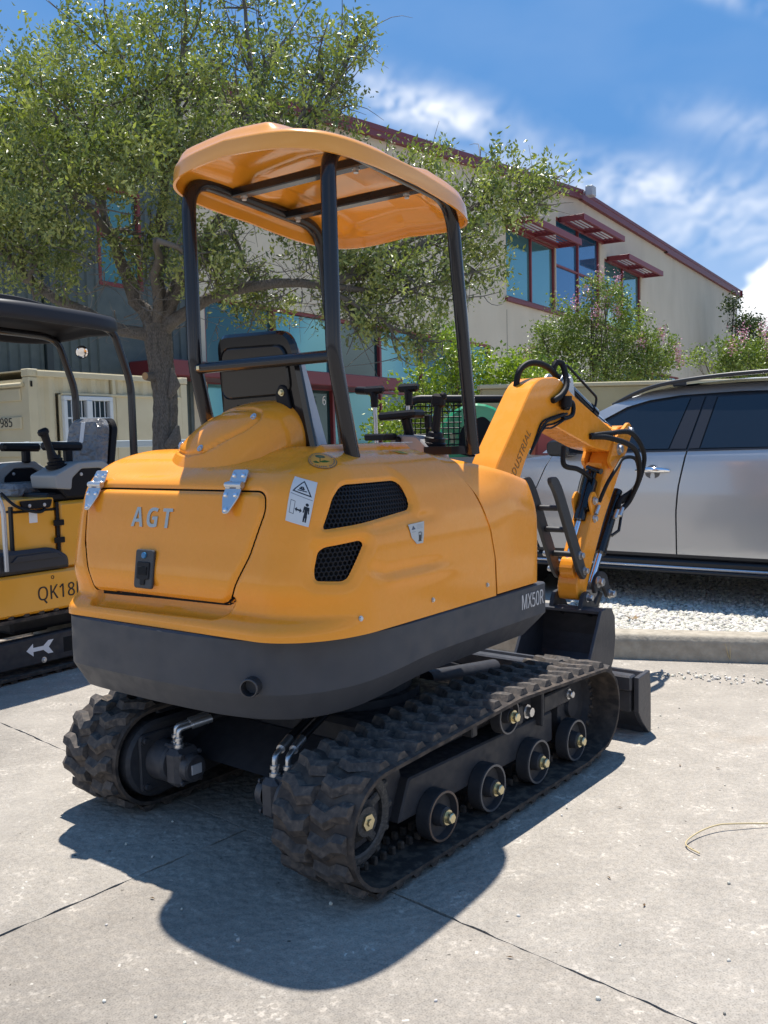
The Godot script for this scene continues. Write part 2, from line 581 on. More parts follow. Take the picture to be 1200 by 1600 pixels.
func build_hood(ex: Node3D):
	var door := PackedVector2Array(round_poly(DOOR, .02, 3))
	var rec := PackedVector2Array(round_poly(RECESS, .012, 3))
	var va := PackedVector2Array(round_poly(VENT_A, .016, 3))
	var vb := PackedVector2Array(round_poly(VENT_B, .014, 3))
	var us := []
	for seg in [[0.0, 1.0, 90], [1.0, 2.0, 66], [2.0, 3.0, 130], [3.0, 4.0, 40], [4.0, 5.0, 10]]:
		for k in seg[2]: us.append(lerpf(seg[0], seg[1], float(k) / seg[2]))
	us.append(5.0)
	var vs := []
	for i in 11:
		var n := int(ceil((HOOD_ROWS[i + 1][0] - HOOD_ROWS[i][0] + .5 * absf(HOOD_ROWS[i + 1][1] - HOOD_ROWS[i][1])) / .0058))
		for k in n: vs.append(i + float(k) / n)
	for k in 15: vs.append(11 + 2.0 * k / 14.0)
	var P := []
	var F := []
	for u in us:
		var col := []
		var fc := []
		var s := hood_s(u)
		for v in vs:
			var p := hood(u, v)
			var q := Vector2(s, p.y)
			var f := [1.0, 1.0, 1.0]
			var dep := 0.0
			if v < 11.0:
				if u > 1.7 and u < 3.9:
					var dd := sdf(q, door)
					f[0] = dd
					dep += 0.005 * (1.0 - smoothstep(0.002, 0.014, absf(dd)))
					if dd < 0: dep -= 0.005 * smoothstep(0.004, 0.02, -dd)
					else:
						dep += 0.020 * smoothstep(0.0, 0.010, -sdf(q, rec))
				elif u < 1.95:
					var da := sdf(q, va)
					var db := sdf(q, vb)
					f[1] = da
					f[2] = db
					var dm := minf(da, db)
					dep += 0.010 * (1.0 - smoothstep(0.0, 0.010, dm)) + 0.007 * (1.0 - smoothstep(0.005, 0.05, dm))
					# pressed swage lines running forwards from the vents
					var yy := 1.085 + 0.012 * sin((s - 1.0) * 6.0)
					dep += 0.0045 * exp(-pow((p.y - yy) / 0.018, 2.0)) * smoothstep(0.70, 0.82, s) * (1.0 - smoothstep(1.08, 1.22, s))
					dep += 0.006 * exp(-pow((p.y - 0.93 - 0.25 * clampf(0.82 - s, 0, 0.2)) / 0.02, 2.0)) * smoothstep(0.70, 0.78, s) * (1.0 - smoothstep(1.0, 1.25, s))
					dep -= 0.006 * exp(-pow((p.y - 0.90) / 0.02, 2.0)) * smoothstep(0.78, 0.86, s) * (1.0 - smoothstep(1.0, 1.3, s))
				# a soft brow above the door, dipping at the left hinge
				if u > 2.0 and u < 3.2:
					dep += 0.012 * exp(-pow((p.y - 1.262) / 0.02, 2.0)) * exp(-pow((s + 0.28) / 0.2, 2.0))
			if absf(dep) > 1e-5: p -= hood_n(u, v) * dep
			col.append(p)
			fc.append(f)
		P.append(col)
		F.append(fc)
	# a flange turned in along the front edge
	var body := MB.new()
	var leaf := MB.new()
	body.sm(0); leaf.sm(0)
	for i in us.size() - 1:
		for j in vs.size() - 1:
			var p := [P[i][j], P[i][j + 1], P[i + 1][j + 1], P[i + 1][j]]
			var f := [F[i][j], F[i][j + 1], F[i + 1][j + 1], F[i + 1][j]]
			var ch := -1
			for c in 3:
				for k in 4:
					if f[k][c] <= (0.004 if c == 0 else 0.0): ch = c
			for tr in [[0, 1, 2], [0, 2, 3]]:
				if ch < 0: body.t(p[tr[0]], p[tr[1]], p[tr[2]])
				elif ch == 0:
					body.clip(p[tr[0]], p[tr[1]], p[tr[2]], f[tr[0]][0] - .003, f[tr[1]][0] - .003, f[tr[2]][0] - .003, null)
					leaf.clip(p[tr[0]], p[tr[1]], p[tr[2]], -f[tr[0]][0] - .003, -f[tr[1]][0] - .003, -f[tr[2]][0] - .003, null)
				else: body.clip(p[tr[0]], p[tr[1]], p[tr[2]], f[tr[0]][ch], f[tr[1]][ch], f[tr[2]][ch], null)
	body.sm(3)
	for j in vs.size() - 1:
		var a: Vector3 = P[0][j]
		var b: Vector3 = P[0][j + 1]
		var ia := a + Vector3(-.01, -.02 if j > vs.size() - 30 else 0.0, -.03)
		var ib := b + Vector3(-.01, -.02 if j > vs.size() - 30 else 0.0, -.03)
		body.q(ia, ib, b, a)
	# close the inner side of the hood under its ridge
	var l := vs.size() - 1
	for i in us.size() - 1:
		body.q(P[i][l], P[i][l] - Vector3(0, .35, 0), P[i + 1][l] - Vector3(0, .35, 0), P[i + 1][l])
	part("engine_hood", body, M.orange, ex)
	var dr := part("rear_door", leaf, M.orange, ex)
	build_door_fittings(dr)
	# honeycomb vent screens, and the dark inside behind them
	for k in 2:
		var poly: PackedVector2Array = va if k == 0 else vb
		part("vent_grille", vent_mesh(poly), M.black, ex)
	for q in [[.52, 1.09, 1.07, 1.25], [.52, .75, .91, 1.055]]:
		var tl := at_sy(q[1], q[3]); var tr := at_sy(q[0], q[3]); var br := at_sy(q[0], q[2]); var bl := at_sy(q[1], q[2])
		part("screen_backing", hood_patch([tr, tl, bl, br], -.045, 10), M.dark_hole, ex)
	part("door_frame", hood_patch([at_sy(-.56, 1.225), at_sy(.37, 1.225), at_sy(.37, .825), at_sy(-.56, .825)], -.022, 24), M.dark_hole, ex)
	# bolts along the lower edge
	for uv in [Vector2(1.19, 2.2), Vector2(.5875, 2.15), Vector2(.0875, 2.15)]:
		var b := MB.new()
		b.hexbolt(hood(uv.x, uv.y) + hood_n(uv.x, uv.y) * .001, hood_n(uv.x, uv.y), .0065, .005)
		part("hood_bolt", b, M.zinc, ex)

func at_sy(s: float, y: float) -> Vector2:  # (u, v) on the hood for a place round it and a height
	var u := 0.0
	if s > .77: u = 1 - (s - .77) / .74
	elif s > .36: u = 2 - (s - .36) / .41
	elif s > -.53: u = 2 + (.36 - s) / .89
	else: u = 3 + (-.53 - s) / .18
	var a := 0.0
	var b := 11.0
	for i in 22:
		var m := (a + b) / 2
		if hood(u, m).y < y: a = m
		else: b = m
	return Vector2(u, (a + b) / 2)

func vent_mesh(poly: PackedVector2Array) -> ArrayMesh:
	var b := MB.new()
	b.sm(0)
	var cell := 0.0165
	var lo := poly[0]
	var hi := poly[0]
	for p in poly:
		lo = lo.min(p); hi = hi.max(p)
	var put := func(q: Vector2, off: float) -> Vector3:
		var uv := at_sy(q.x, q.y)
		return hood(uv.x, uv.y) + hood_n(uv.x, uv.y) * off
	var row := 0
	var y := lo.y - cell
	while y < hi.y + cell:
		var x := lo.x - cell + (cell * 0.5 if row % 2 else 0.0)
		while x < hi.x + cell:
			var c := Vector2(x, y)
			var d := sdf(c, poly)
			if d < cell * 0.62:
				for k in 6:
					var a0 := TAU * (k + 0.5) / 6
					var a1 := TAU * (k + 1.5) / 6
					var o0 := c + Vector2.from_angle(a0) * cell * 0.578
					var o1 := c + Vector2.from_angle(a1) * cell * 0.578
					var i0 := c + Vector2.from_angle(a0) * cell * 0.41
					var i1 := c + Vector2.from_angle(a1) * cell * 0.41
					var P := [put.call(i0, -.021), put.call(o0, -.021), put.call(o1, -.021), put.call(i1, -.021)]
					b.q(P[3], P[2], P[1], P[0])
					b.q(put.call(i0, -.021), put.call(i0, -.025), put.call(i1, -.025), put.call(i1, -.021))
			x += cell
		y += cell * 0.866
		row += 1
	return b.mesh()

func build_door_fittings(door: Node3D):
	# two strap hinges: a leaf on the hood, a tapering leaf on the door, a barrel between
	for h in [[-.505, 1.209], [.205, 1.213]]:
		var uv := at_sy(h[0], h[1])
		var o := hood(uv.x, uv.y)
		var n := hood_n(uv.x, uv.y)
		var up := (hood(uv.x, uv.y + .05) - o).normalized()
		var side := up.cross(n).normalized()
		var T := Transform3D(Basis(side, up, n), o)
		var b := MB.new()
		b.prism(round_poly([Vector2(-.036, .012), Vector2(.036, .012), Vector2(.033, .06), Vector2(-.033, .06)], .008), .004, .010, .0015, T)
		b.prism(round_poly([Vector2(.036, -.010), Vector2(-.036, -.010), Vector2(-.036, -.040), Vector2(-.012, -.098), Vector2(.012, -.098), Vector2(.036, -.040)], .008), .010, .016, .0015, T)
		b.cyl(T * Vector3(-.037, .001, .016), T * Vector3(.037, .001, .016), .010, -1.0, 12)
		b.box(T * Vector3(-.024, .001, .013), Vector3(.022, .026, .016), .003, T.basis)
		b.box(T * Vector3(.024, .001, .013), Vector3(.022, .026, .016), .003, T.basis)
		var hp := part("hinge", b, M.zinc, door)
		for q in [Vector2(-.02, .038), Vector2(.02, .038), Vector2(-.022, -.034), Vector2(.022, -.034), Vector2(0, -.086)]:
			var s := MB.new()
			s.lathe(T * Vector3(q.x, q.y, .010 if q.y > 0 else .016), n, [[0.0, 0.0], [0.0, .008], [.004, .008], [.007, .004], [.007, 0.0]], 10)
			part("screw", s, M.chrome, hp)
	# chromed letters
	var uv := at_sy(-.168, 1.105)
	var n := hood_n(uv.x, uv.y)
	var up := (hood(uv.x, uv.y + .05) - hood(uv.x, uv.y)).normalized()
	for k in 3:
		var c := hood(uv.x, uv.y) + Vector3(0, 0, (k - 1) * .076)
		var tm := text_mesh("AGT"[k], .108, .006, "Droid Sans", true)
		var o := part("letter", tm, M.letter, door, Transform3D(Basis(up.cross(n).normalized() * 0.86, up * 0.86, n), c + n * .006))
		o.set_meta("label", "embossed chrome letter %s" % "AGT"[k])
	# paddle latch with its key cover
	var lv := at_sy(-.172, .935)
	n = hood_n(lv.x, lv.y)
	up = (hood(lv.x, lv.y + .4) - hood(lv.x, lv.y - .4)).normalized()
	var T := Transform3D(Basis(up.cross(n).normalized(), up, n), hood(lv.x, lv.y))
	var b := MB.new()
	b.prism(round_poly([Vector2(-.047, -.066), Vector2(.047, -.066), Vector2(.047, .066), Vector2(-.047, .066)], .012), .002, .014, .003, T)
	var la := part("latch", b, mat(.035, .035, .037, .5), door)
	b = MB.new()
	b.prism(round_poly([Vector2(-.032, -.034), Vector2(-.012, -.036), Vector2(-.012, -.055), Vector2(.012, -.055), Vector2(.012, -.036), Vector2(.032, -.034), Vector2(.032, .024), Vector2(-.032, .024)], .006), .014, .018, .002, T)
	part("paddle", b, M.black, la)
	b = MB.new()
	b.prism(round_poly([Vector2(-.022, -.02), Vector2(.022, -.02), Vector2(.022, .008), Vector2(-.022, .008)], .004), .016, .0205, .001, T)
	part("finger_slot", b, M.dark_hole, la)
	b = MB.new()
	b.lathe(T * Vector3(0, .046, .013), n, [[0.0, 0.0], [0.0, .011], [.006, .0105], [.007, 0.0]], 16)
	part("key_cap", b, mat(.03, .17, .35, .35), la)

# ---------------------------------------------------------------- counterweight and lower body
const TAIL := [Vector2(.602, .1), Vector2(.602, -.06), Vector2(.602, -.2), Vector2(.595, -.33), Vector2(.575, -.45), Vector2(.54, -.54), Vector2(.49, -.62), Vector2(.43, -.685), Vector2(.36, -.73), Vector2(.28, -.76), Vector2(.15, -.783), Vector2(0, -.79), Vector2(-.15, -.792), Vector2(-.4, -.785), Vector2(-.52, -.776), Vector2(-.575, -.76), Vector2(-.61, -.72), Vector2(-.62, -.64), Vector2(-.62, -.4), Vector2(-.62, 0)]

func weight_ring(y_tail: float, y_side: float, inset: float, x_front: float) -> Array:
	var pts := [Vector2(.602, x_front), Vector2(.602, .4)]
	for i in TAIL.size() - 1:
		for k in 4: pts.append(TAIL[i].cubic_interpolate(TAIL[i + 1], TAIL[maxi(i - 1, 0)], TAIL[mini(i + 2, TAIL.size() - 1)], k / 4.0))
	pts.append(TAIL[-1]); pts.append(Vector2(-.62, x_front))
	var out := []
	for i in pts.size():
		var d: Vector2 = (pts[mini(i + 1, pts.size() - 1)] - pts[maxi(i - 1, 0)]).normalized()
		var q: Vector2 = pts[i] + Vector2(d.y, -d.x) * inset
		out.append(Vector3(q.y, lerpf(y_side, y_tail, smoothstep(-.1, -.7, pts[i].y)), q.x))
	return out

func build_counterweight(ex: Node3D):
	var rings := [weight_ring(.75, .75, .10, .70), weight_ring(.75, .75, .008, .70), weight_ring(.744, .744, 0, .70), weight_ring(.575, .622, 0, .70), weight_ring(.567, .616, .004, .695), weight_ring(.484, .540, .052, .60), weight_ring(.480, .537, .06, .595), weight_ring(.480, .537, .30, .5)]
	var b := MB.new()
	for i in rings.size() - 1:
		b.sm(i + 1 if i in [2, 4] else 40 + i)
		var n: int = rings[i].size()
		for k in n - 1:
			b.q(rings[i + 1][k], rings[i][k], rings[i][k + 1], rings[i + 1][k + 1])
		b.sm(-1)
		b.qo(Vector3(0, .65, 0), rings[i][0], rings[i][n - 1], rings[i + 1][n - 1], rings[i + 1][0])
	b.box(Vector3(.04, .70, 0), Vector3(1.08, .05, .94), 0)
	part("counterweight", b, M.charcoal, ex)
	# exhaust outlet
	b = MB.new()
	var e := Vector3(-.742, .605, .325)
	var d := Vector3(-.93, -.02, .37).normalized()
	b.lathe(e - d * .05, d, [[0.0, .030], [.088, .030], [.090, .028], [.090, .025], [.02, .025], [.02, 0.0]], 20)
	part("exhaust_pipe", b, mat(.07, .07, .075, .4, 0.5), ex)
	# thin dark gasket between the hood and the weight
	b = MB.new()
	var g := weight_ring(.75, .75, .06, .64)
	for i in g.size() - 1:
		b.q(g[i] - Vector3(0, .006, 0), g[i] + Vector3(0, .012, 0), g[i + 1] + Vector3(0, .012, 0), g[i + 1] - Vector3(0, .006, 0))
	part("gasket", b, M.dark_hole, ex)
	# model lettering on the right flank
	var t := text_mesh("MX50R", .105, .0015)
	var o := part("model_lettering", t, M.silver_print, ex, Transform3D(Basis(Vector3(.60, 0, 0), Vector3(0, .78, 0), Vector3(0, 0, 1)), Vector3(.585, .692, .6035)))
	o.set_meta("label", "pale MX50R lettering")

func build_side_panel(ex: Node3D):
	var P := []
	var steps := [0.0, .12, .25, .38, .5, .62, .74, .85, .93, .97, .99, 1.0, 1.0, 1.0]
	var tuck := [0.0, 0, 0, 0, 0, 0, 0, 0, 0, .002, .006, .014, .03, .38]
	for i in steps.size():
		var col := []
		for j in 61:
			var v := j / 60.0 * 11.0
			var r := hood_row(v)
			var xe := hood_end(r[0]) + .006 + .026 * smoothstep(.98, 1.28, r[0])
			var xf := lerpf(.640, .652, clampf((r[0] - .76) / .36, 0, 1)) - .012 * smoothstep(7.0, 11.0, v)
			var x: float = lerpf(xe, xf, steps[i])
			var k := clampf((x - .03) / .61, 0, 1)
			var f := (1.335 - .155 * k - .757) / (1.335 - .757)
			var d: float = r[1] * lerpf(1.0, .16, smoothstep(0.0, .75, k)) - .003 + .012 * smoothstep(1.1, 1.3, r[0])
			col.append(Vector3(x + (.003 if i == 12 else 0.0), .762 + (r[0] - .757) * f, .6 - d - tuck[i]))
		var l: Vector3 = col[-1]
		for j in range(1, 8): col.append(Vector3(l.x, l.y + .012 * sin(j / 7.0 * PI / 2), lerpf(l.z, .16, j / 7.0)))
		P.append(col)
	var b := MB.new()
	b.sm(0)
	for i in P.size() - 1:
		for j in P[0].size() - 1: b.q(P[i][j + 1], P[i][j], P[i + 1][j], P[i + 1][j + 1])
	b.sm(2)
	for j in P[0].size() - 1:
		var p: Vector3 = P[0][j]
		var q: Vector3 = P[0][j + 1]
		b.q(p, q, q + Vector3(.01, -.005, -.03), p + Vector3(.01, -.005, -.03))
	part("side_panel", b, M.orange, ex)
	b = MB.new()
	b.prism([Vector2(.36, 0), Vector2(.47, 0), Vector2(.47, .0), Vector2(.46, .032), Vector2(.36, .032)], .25, .38, .006, Transform3D(Basis(), Vector3(-.02, 1.29, 0)))
	part("post_foot", b, M.black, ex)
	# floor, rear of seat stand
	b = MB.new()
	b.box(Vector3(.26, .80, -.2), Vector3(.84, .05, .76), .01)
	part("floor_plate", b, M.black, ex)
	b = MB.new()
	b.box(Vector3(-.06, 1.0, -.12), Vector3(.46, .42, .66), .02)
	part("seat_stand", b, M.orange_in, ex)

func build_hump(ex: Node3D):
	var cx := -.36
	var nx := 90
	var na := 200
	var cover := PackedVector2Array(round_poly([Vector2(-.30, .012), Vector2(-.245, .085), Vector2(-.18, .128), Vector2(-.09, .146), Vector2(.03, .146), Vector2(.088, .132), Vector2(.105, .108), Vector2(.075, .075), Vector2(-.085, .004), Vector2(-.17, -.006)], .012, 3))
	var shell := MB.new()
	var plate := MB.new()
	shell.sm(0); plate.sm(0)
	var P := []
	var F := []
	for i in na + 1:
		var a := TAU * i / na
		var row := []
		var fr := []
		for j in nx + 1:
			var t := float(j) / nx  # 0 base, 1 top
			# outline shrinks towards the top, leaning forwards
			var k := pow(1.0 - pow(t, 2.5), 1.0 / 2.1) + .05 * pow(1.0 - t, 4.0)
			var c := cos(a)
			var s := sin(a)
			var e := 0.75
			var rx := .23 if c < 0 else .07
			var rz := .33 if s < 0 else .23
			var x := cx + rx * k * signf(c) * pow(absf(c), e) + .06 * t
			var z := -.03 + rz * k * signf(s) * pow(absf(s), e) + .10 * t
			var p := Vector3(x, 1.24 + .27 * t, z)
			var q := Vector2(z - .03, p.y - 1.325)
			var f := 1.0
			if true:
				f = maxf(sdf(q, cover), x - cx + .03)
				var dep := 0.008 * (1.0 - smoothstep(0.002, 0.009, absf(f)))
				p += Vector3(.85, -.5, 0) * (dep if f > 0 else dep - .002 * smoothstep(.004, .02, -f))
			row.append(p)
			fr.append(f)
		P.append(row)
		F.append(fr)
	for i in na:
		for j in nx:
			var p := [P[i][j], P[i][j + 1], P[i + 1][j + 1], P[i + 1][j]]
			var f := [F[i][j], F[i][j + 1], F[i + 1][j + 1], F[i + 1][j]]
			for tr in [[0, 2, 1], [0, 3, 2]]:
				# keep triangles that face outwards
				var A: Vector3 = p[tr[0]]
				var B: Vector3 = p[tr[1]]
				var C: Vector3 = p[tr[2]]
				if (B - A).cross(C - A).dot(A - Vector3(cx, 1.2, .03)) >= 0: shell.clip(A, B, C, f[tr[0]], f[tr[1]], f[tr[2]], plate)
				else: shell.clip(A, C, B, f[tr[0]], f[tr[2]], f[tr[1]], plate)
	var hp := part("engine_cover", shell, M.orange, ex)
	var pl := part("cover_plate", plate, M.orange, hp)
	for q in [Vector2(.078, .116), Vector2(-.10, .013), Vector2(-.268, .03)]:
		var best := Vector3.ZERO
		var bd := 1e9
		for i in na + 1:
			for j in nx + 1:
				var p: Vector3 = P[i][j]
				if p.x > cx - .02: continue
				var dd := Vector2(p.z - .03, p.y - 1.325).distance_to(q)
				if dd < bd:
					bd = dd; best = p
		var b := MB.new()
		b.lathe(best, Vector3(-.8, .5, 0), [[0.0, 0.0], [0.0, .013], [.003, .013], [.003, .008], [.008, .0065], [.009, 0.0]], 12)
		part("screw", b, M.zinc, hp)

# ---------------------------------------------------------------- canopy
func build_canopy(ex: Node3D):
	var zr := .43
	var zl := -.22
	for z in [zr, zl]:
		var b := MB.new()
		var w := 0.0
		b.tube(fillet([Vector3(-.345, 1.28, z), Vector3(-.435, 1.635, z), Vector3(-.437, 2.31, z), Vector3(.292, 2.252, z), Vector3(.325, 2.0, z), Vector3(.425, 1.29, z)], [.0, .05, .13, .12, .1, 0.0], 8), .026, 14)
		part("canopy_post", b, M.tube, ex)
	var b := MB.new()
	b.cyl(Vector3(-.433, 1.627, zl), Vector3(-.433, 1.627, zr), .020)
	part("cross_bar", b, M.tube, ex)
	for q in [[-.215, 2.288], [.085, 2.262]]:
		b = MB.new()
		b.box(Vector3(q[0], q[1], (zl + zr) / 2), Vector3(.05, .032, zr - zl), .004)
		var o := part("roof_bearer", b, M.tube, ex)
		for z in [zl + .06, zr - .06]:
			b = MB.new()
			b.hexbolt(Vector3(q[0], q[1] - .016, z), Vector3.DOWN, .010, .012)
			part("bolt", b, M.zinc, o)
	b = MB.new()
	b.box(Vector3(-.433, 1.627, zl + .035), Vector3(.05, .016, .014), .002)
	part("clamp", b, M.brass, ex)
	# moulded roof: top skin, rolled lip, under skin
	var n := 180
	var m := 60
	var top := []
	var bot := []
	for i in n + 1:
		var a := TAU * i / n
		var c := cos(a)
		var s := sin(a)
		var rt := []
		var rb := []
		for j in m + 1:
			var t := float(j) / m
			rt.append(canopy_point(c, s, t, true))
			rb.append(canopy_point(c, s, t, false))
		top.append(rt)
		bot.append(rb)
	b = MB.new()
	b.sm(0)
	for i in n:
		for j in m:
			b.q(top[i][j], top[i + 1][j], top[i + 1][j + 1], top[i][j + 1])
			b.q(bot[i][j], bot[i][j + 1], bot[i + 1][j + 1], bot[i + 1][j])
	b.sm(2)
	for i in n:
		b.q(top[i + 1][m], bot[i + 1][m], bot[i][m], top[i][m])
	part("canopy_roof", b, mat(0.84, 0.345, 0.03, 0.26, 0.0, 0.7), ex)

func canopy_point(c: float, s: float, t: float, upper: bool) -> Vector3:
	# t from the middle (0) over the crown to the lip (1)
	var e := 0.45
	var r := minf(t / 0.86, 1.0)
	var sc := r
	if t > 0.86: sc = 1.0 + 0.012 * sin((t - 0.86) / 0.14 * PI * 0.5)
	var hx := .515
	var hz := .40
	var dx := signf(c) * pow(absf(c), e)
	var dz := signf(s) * pow(absf(s), e)
	# bowed rear and sides
	var x := -.075 + hx * dx * sc * (1.0 - .03 * dz * dz)
	var z := .125 + hz * dz * sc * (1.0 - .05 * dx * dx)
	var lip := 2.232 - .085 * (x + .1) - .025 * absf(dz * sc) + .012 * (1.0 - absf(dx * sc))
	var crown := .042 * pow(maxf(0.0, 1.0 - pow(r, 3.5)), .8)
	# raised lobes of the moulding
	var lz := (z - .125) / hz
	var lx := (x + .075) / hx
	var lobe := .034 * smoothstep(.66, .46, absf(lz + .10)) * smoothstep(.99, .90, absf(lx))
	var side := smoothstep(.52, .62, absf(lz + .06)) * smoothstep(.995, .93, absf(lz))
	lobe += .006 * side * smoothstep(.36, .30, absf(lx + .62))
	lobe += .022 * side * smoothstep(.36, .30, absf(lx - .38))
	var y := lip + .055 + crown + lobe * (1.0 - smoothstep(.96, 1.0, r))
	if t > 0.86: y = lerpf(y, lip, (t - 0.86) / 0.14)
	if not upper:
		if t > 0.86: return Vector3(x - .008 * dx, maxf(lip, y - .01), z - .008 * dz)
		y -= .012
		x -= .008 * dx * r
		z -= .008 * dz * r
		# pressed ribs seen from below
		y -= .010 * exp(-pow((absf(lx - .15) - .42) / .05, 2.0)) * smoothstep(.9, .7, absf(lz))
	return Vector3(x, y, z)

# ---------------------------------------------------------------- seat and controls
func build_controls(ex: Node3D):
	# backrest, seen from behind: a pressed shell with a padded front in clear wrap
	var b := MB.new()
	var back := round_poly([Vector2(-.165, 1.30), Vector2(.275, 1.30), Vector2(.215, 1.745), Vector2(-.15, 1.755)], [.02, .02, .07, .06], 6)
	var lean := Transform3D(Basis(Vector3(0, 0, 1), Vector3(-.10, 1, 0).normalized(), Vector3(-1, -.1, 0).normalized()), Vector3(-.20, .0, -.01))
	b.prism(back, -.018, .018, .012, lean)
	var st := part("seat_back", b, M.gloss_black, ex)
	b = MB.new()
	b.prism(round_poly([Vector2(-.14, 1.52), Vector2(.20, 1.525), Vector2(.19, 1.70), Vector2(-.12, 1.708)], .05, 5), .016, .026, .008, lean)
	b.prism([Vector2(-.08, 1.33), Vector2(-.06, 1.33), Vector2(-.05, 1.50), Vector2(-.07, 1.50)], .016, .024, .004, lean)
	b.prism([Vector2(.06, 1.33), Vector2(.08, 1.33), Vector2(.075, 1.50), Vector2(.055, 1.50)], .016, .024, .004, lean)
	part("back_rib", b, M.gloss_black, st)
	b = MB.new()
	b.prism(round_poly([Vector2(-.14, 1.30), Vector2(.275, 1.28), Vector2(.185, 1.66), Vector2(.15, 1.715), Vector2(-.11, 1.715)], [.02, .02, .07, .04, .06], 6), -.075, -.02, .025, lean)
	part("wrapped_cushion", b, M.plastic_wrap, st)
	b = MB.new()
	b.prism(round_poly([Vector2(.17, 1.28), Vector2(.225, 1.28), Vector2(.185, 1.555), Vector2(.155, 1.565), Vector2(.13, 1.53)], .015, 3), .018, .034, .004, lean)
	part("side_bracket", b, M.black, st)
	for q in [Vector2(.165, 1.535), Vector2(.19, 1.435)]:
		b = MB.new()
		b.hexbolt(lean * Vector3(q.x, q.y, .034), lean.basis.z, .009, .008)
		part("bolt", b, M.brass, st)
	b = MB.new()
	b.box(Vector3(.02, 1.27, .0), Vector3(.46, .12, .44), .04)
	part("seat_cushion", b, M.plastic_wrap, ex)
	# blade lever and travel levers: steel rods with moulded grips
	for g in [[Vector3(.45, 1.38, -.065), Vector3(.45, 1.565, -.075), -.05, .05], [Vector3(.45, 1.38, .075), Vector3(.45, 1.565, .105), -.02, .05]]:
		b = MB.new()
		b.cyl(g[0] - Vector3(0, .25, 0), g[1], .009)
		var r := part("lever_rod", b, M.zinc, ex)
		b = MB.new()
		var p: Vector3 = g[1]
		b.tube(fillet([p + Vector3(0, -.07, 0), p + Vector3(0, 0, 0), p + Vector3(.01, .008, g[2] * 2.0)], .03, 5), [.015, .017, .018, .019, .019, .019, .018, .017], 10)
		b.box(p + Vector3(0, .004, .0), Vector3(.035, .035, .10), .012)
		part("grip", b, M.black, r)
	# armrest
	b = MB.new()
	b.box(Vector3(.40, 1.455, .10), Vector3(.09, .034, .19), .014, Basis(Vector3.RIGHT, -.04))
	b.cyl(Vector3(.40, 1.44, .12), Vector3(.42, 1.37, .13), .02)
	b.cyl(Vector3(.42, 1.4, .11), Vector3(.42, 1.25, .10), .010)
	part("armrest", b, M.black, ex)
	# console and joystick with its bellows
	b = MB.new()
	b.prism(round_poly([Vector2(.05, 1.25), Vector2(.29, 1.25), Vector2(.28, 1.30), Vector2(.20, 1.368), Vector2(.09, 1.375), Vector2(.06, 1.34)], .02, 3), -.06, .06, .012, Transform3D(Basis(Vector3(0, 0, 1), Vector3(0, 1, 0), Vector3(-1, 0, 0)), Vector3(.42, 0, 0)))
	var cs := part("control_console", b, M.grey_plastic, ex)
	b = MB.new()
	b.hexbolt(Vector3(.355, 1.352, .115), Vector3(-1, 0, 0), .011, .008)
	part("bolt", b, M.black, cs)
	b = MB.new()
	var jd := Vector3(0, 1, .14).normalized()
	var jo := Vector3(.42, 1.30, .245)
	b.lathe(jo, jd, [[0.0, .055], [.018, .058], [.022, .048], [.038, .05], [.042, .042], [.058, .043], [.062, .034], [.08, .03], [.085, .018], [.19, .016], [.2, .02]], 16, false)
	b.box(jo + jd * .21 + Vector3(0, 0, .0), Vector3(.035, .055, .06), .012, Basis(Vector3.RIGHT, .12))
	b.box(jo + jd * .225 + Vector3(0, .002, .02), Vector3(.025, .03, .03), .008, Basis(Vector3.RIGHT, .12))
	part("joystick", b, M.black, ex)
	b = MB.new()
	b.cyl(Vector3(.44, 1.3, .20), Vector3(.44, 1.40, .205), .008)
	b.box(Vector3(.44, 1.425, .205), Vector3(.025, .06, .025), .006)
	part("small_lever", b, M.black, ex)
	b = MB.new()
	b.box(Vector3(.32, 1.366, .05), Vector3(.09, .028, .11), .006)
	part("lamp_box", b, M.black, ex)

# ---------------------------------------------------------------- decals
func decal_mat(im: Image) -> StandardMaterial3D:
	var m := StandardMaterial3D.new()
	m.albedo_texture = ImageTexture.create_from_image(im)
	m.roughness = 0.35
	m.transparency = BaseMaterial3D.TRANSPARENCY_ALPHA_SCISSOR
	m.alpha_scissor_threshold = 0.5
	return m

func fill_poly(im: Image, poly: Array, c: Color):
	var p := PackedVector2Array(poly)
	var lo := p[0]
	var hi := p[0]
	for q in p:
		lo = lo.min(q); hi = hi.max(q)
	for y in range(maxi(0, int(lo.y)), mini(im.get_height(), int(hi.y) + 2)):
		for x in range(maxi(0, int(lo.x)), mini(im.get_width(), int(hi.x) + 2)):
			if Geometry2D.is_point_in_polygon(Vector2(x + .5, y + .5), p): im.set_pixel(x, y, c)

func disc(im: Image, o: Vector2, r: float, c: Color, ry := -1.0):
	var pts := []
	for k in 28: pts.append(o + Vector2(cos(TAU * k / 28) * r, sin(TAU * k / 28) * (ry if ry > 0 else r)))
	fill_poly(im, pts, c)

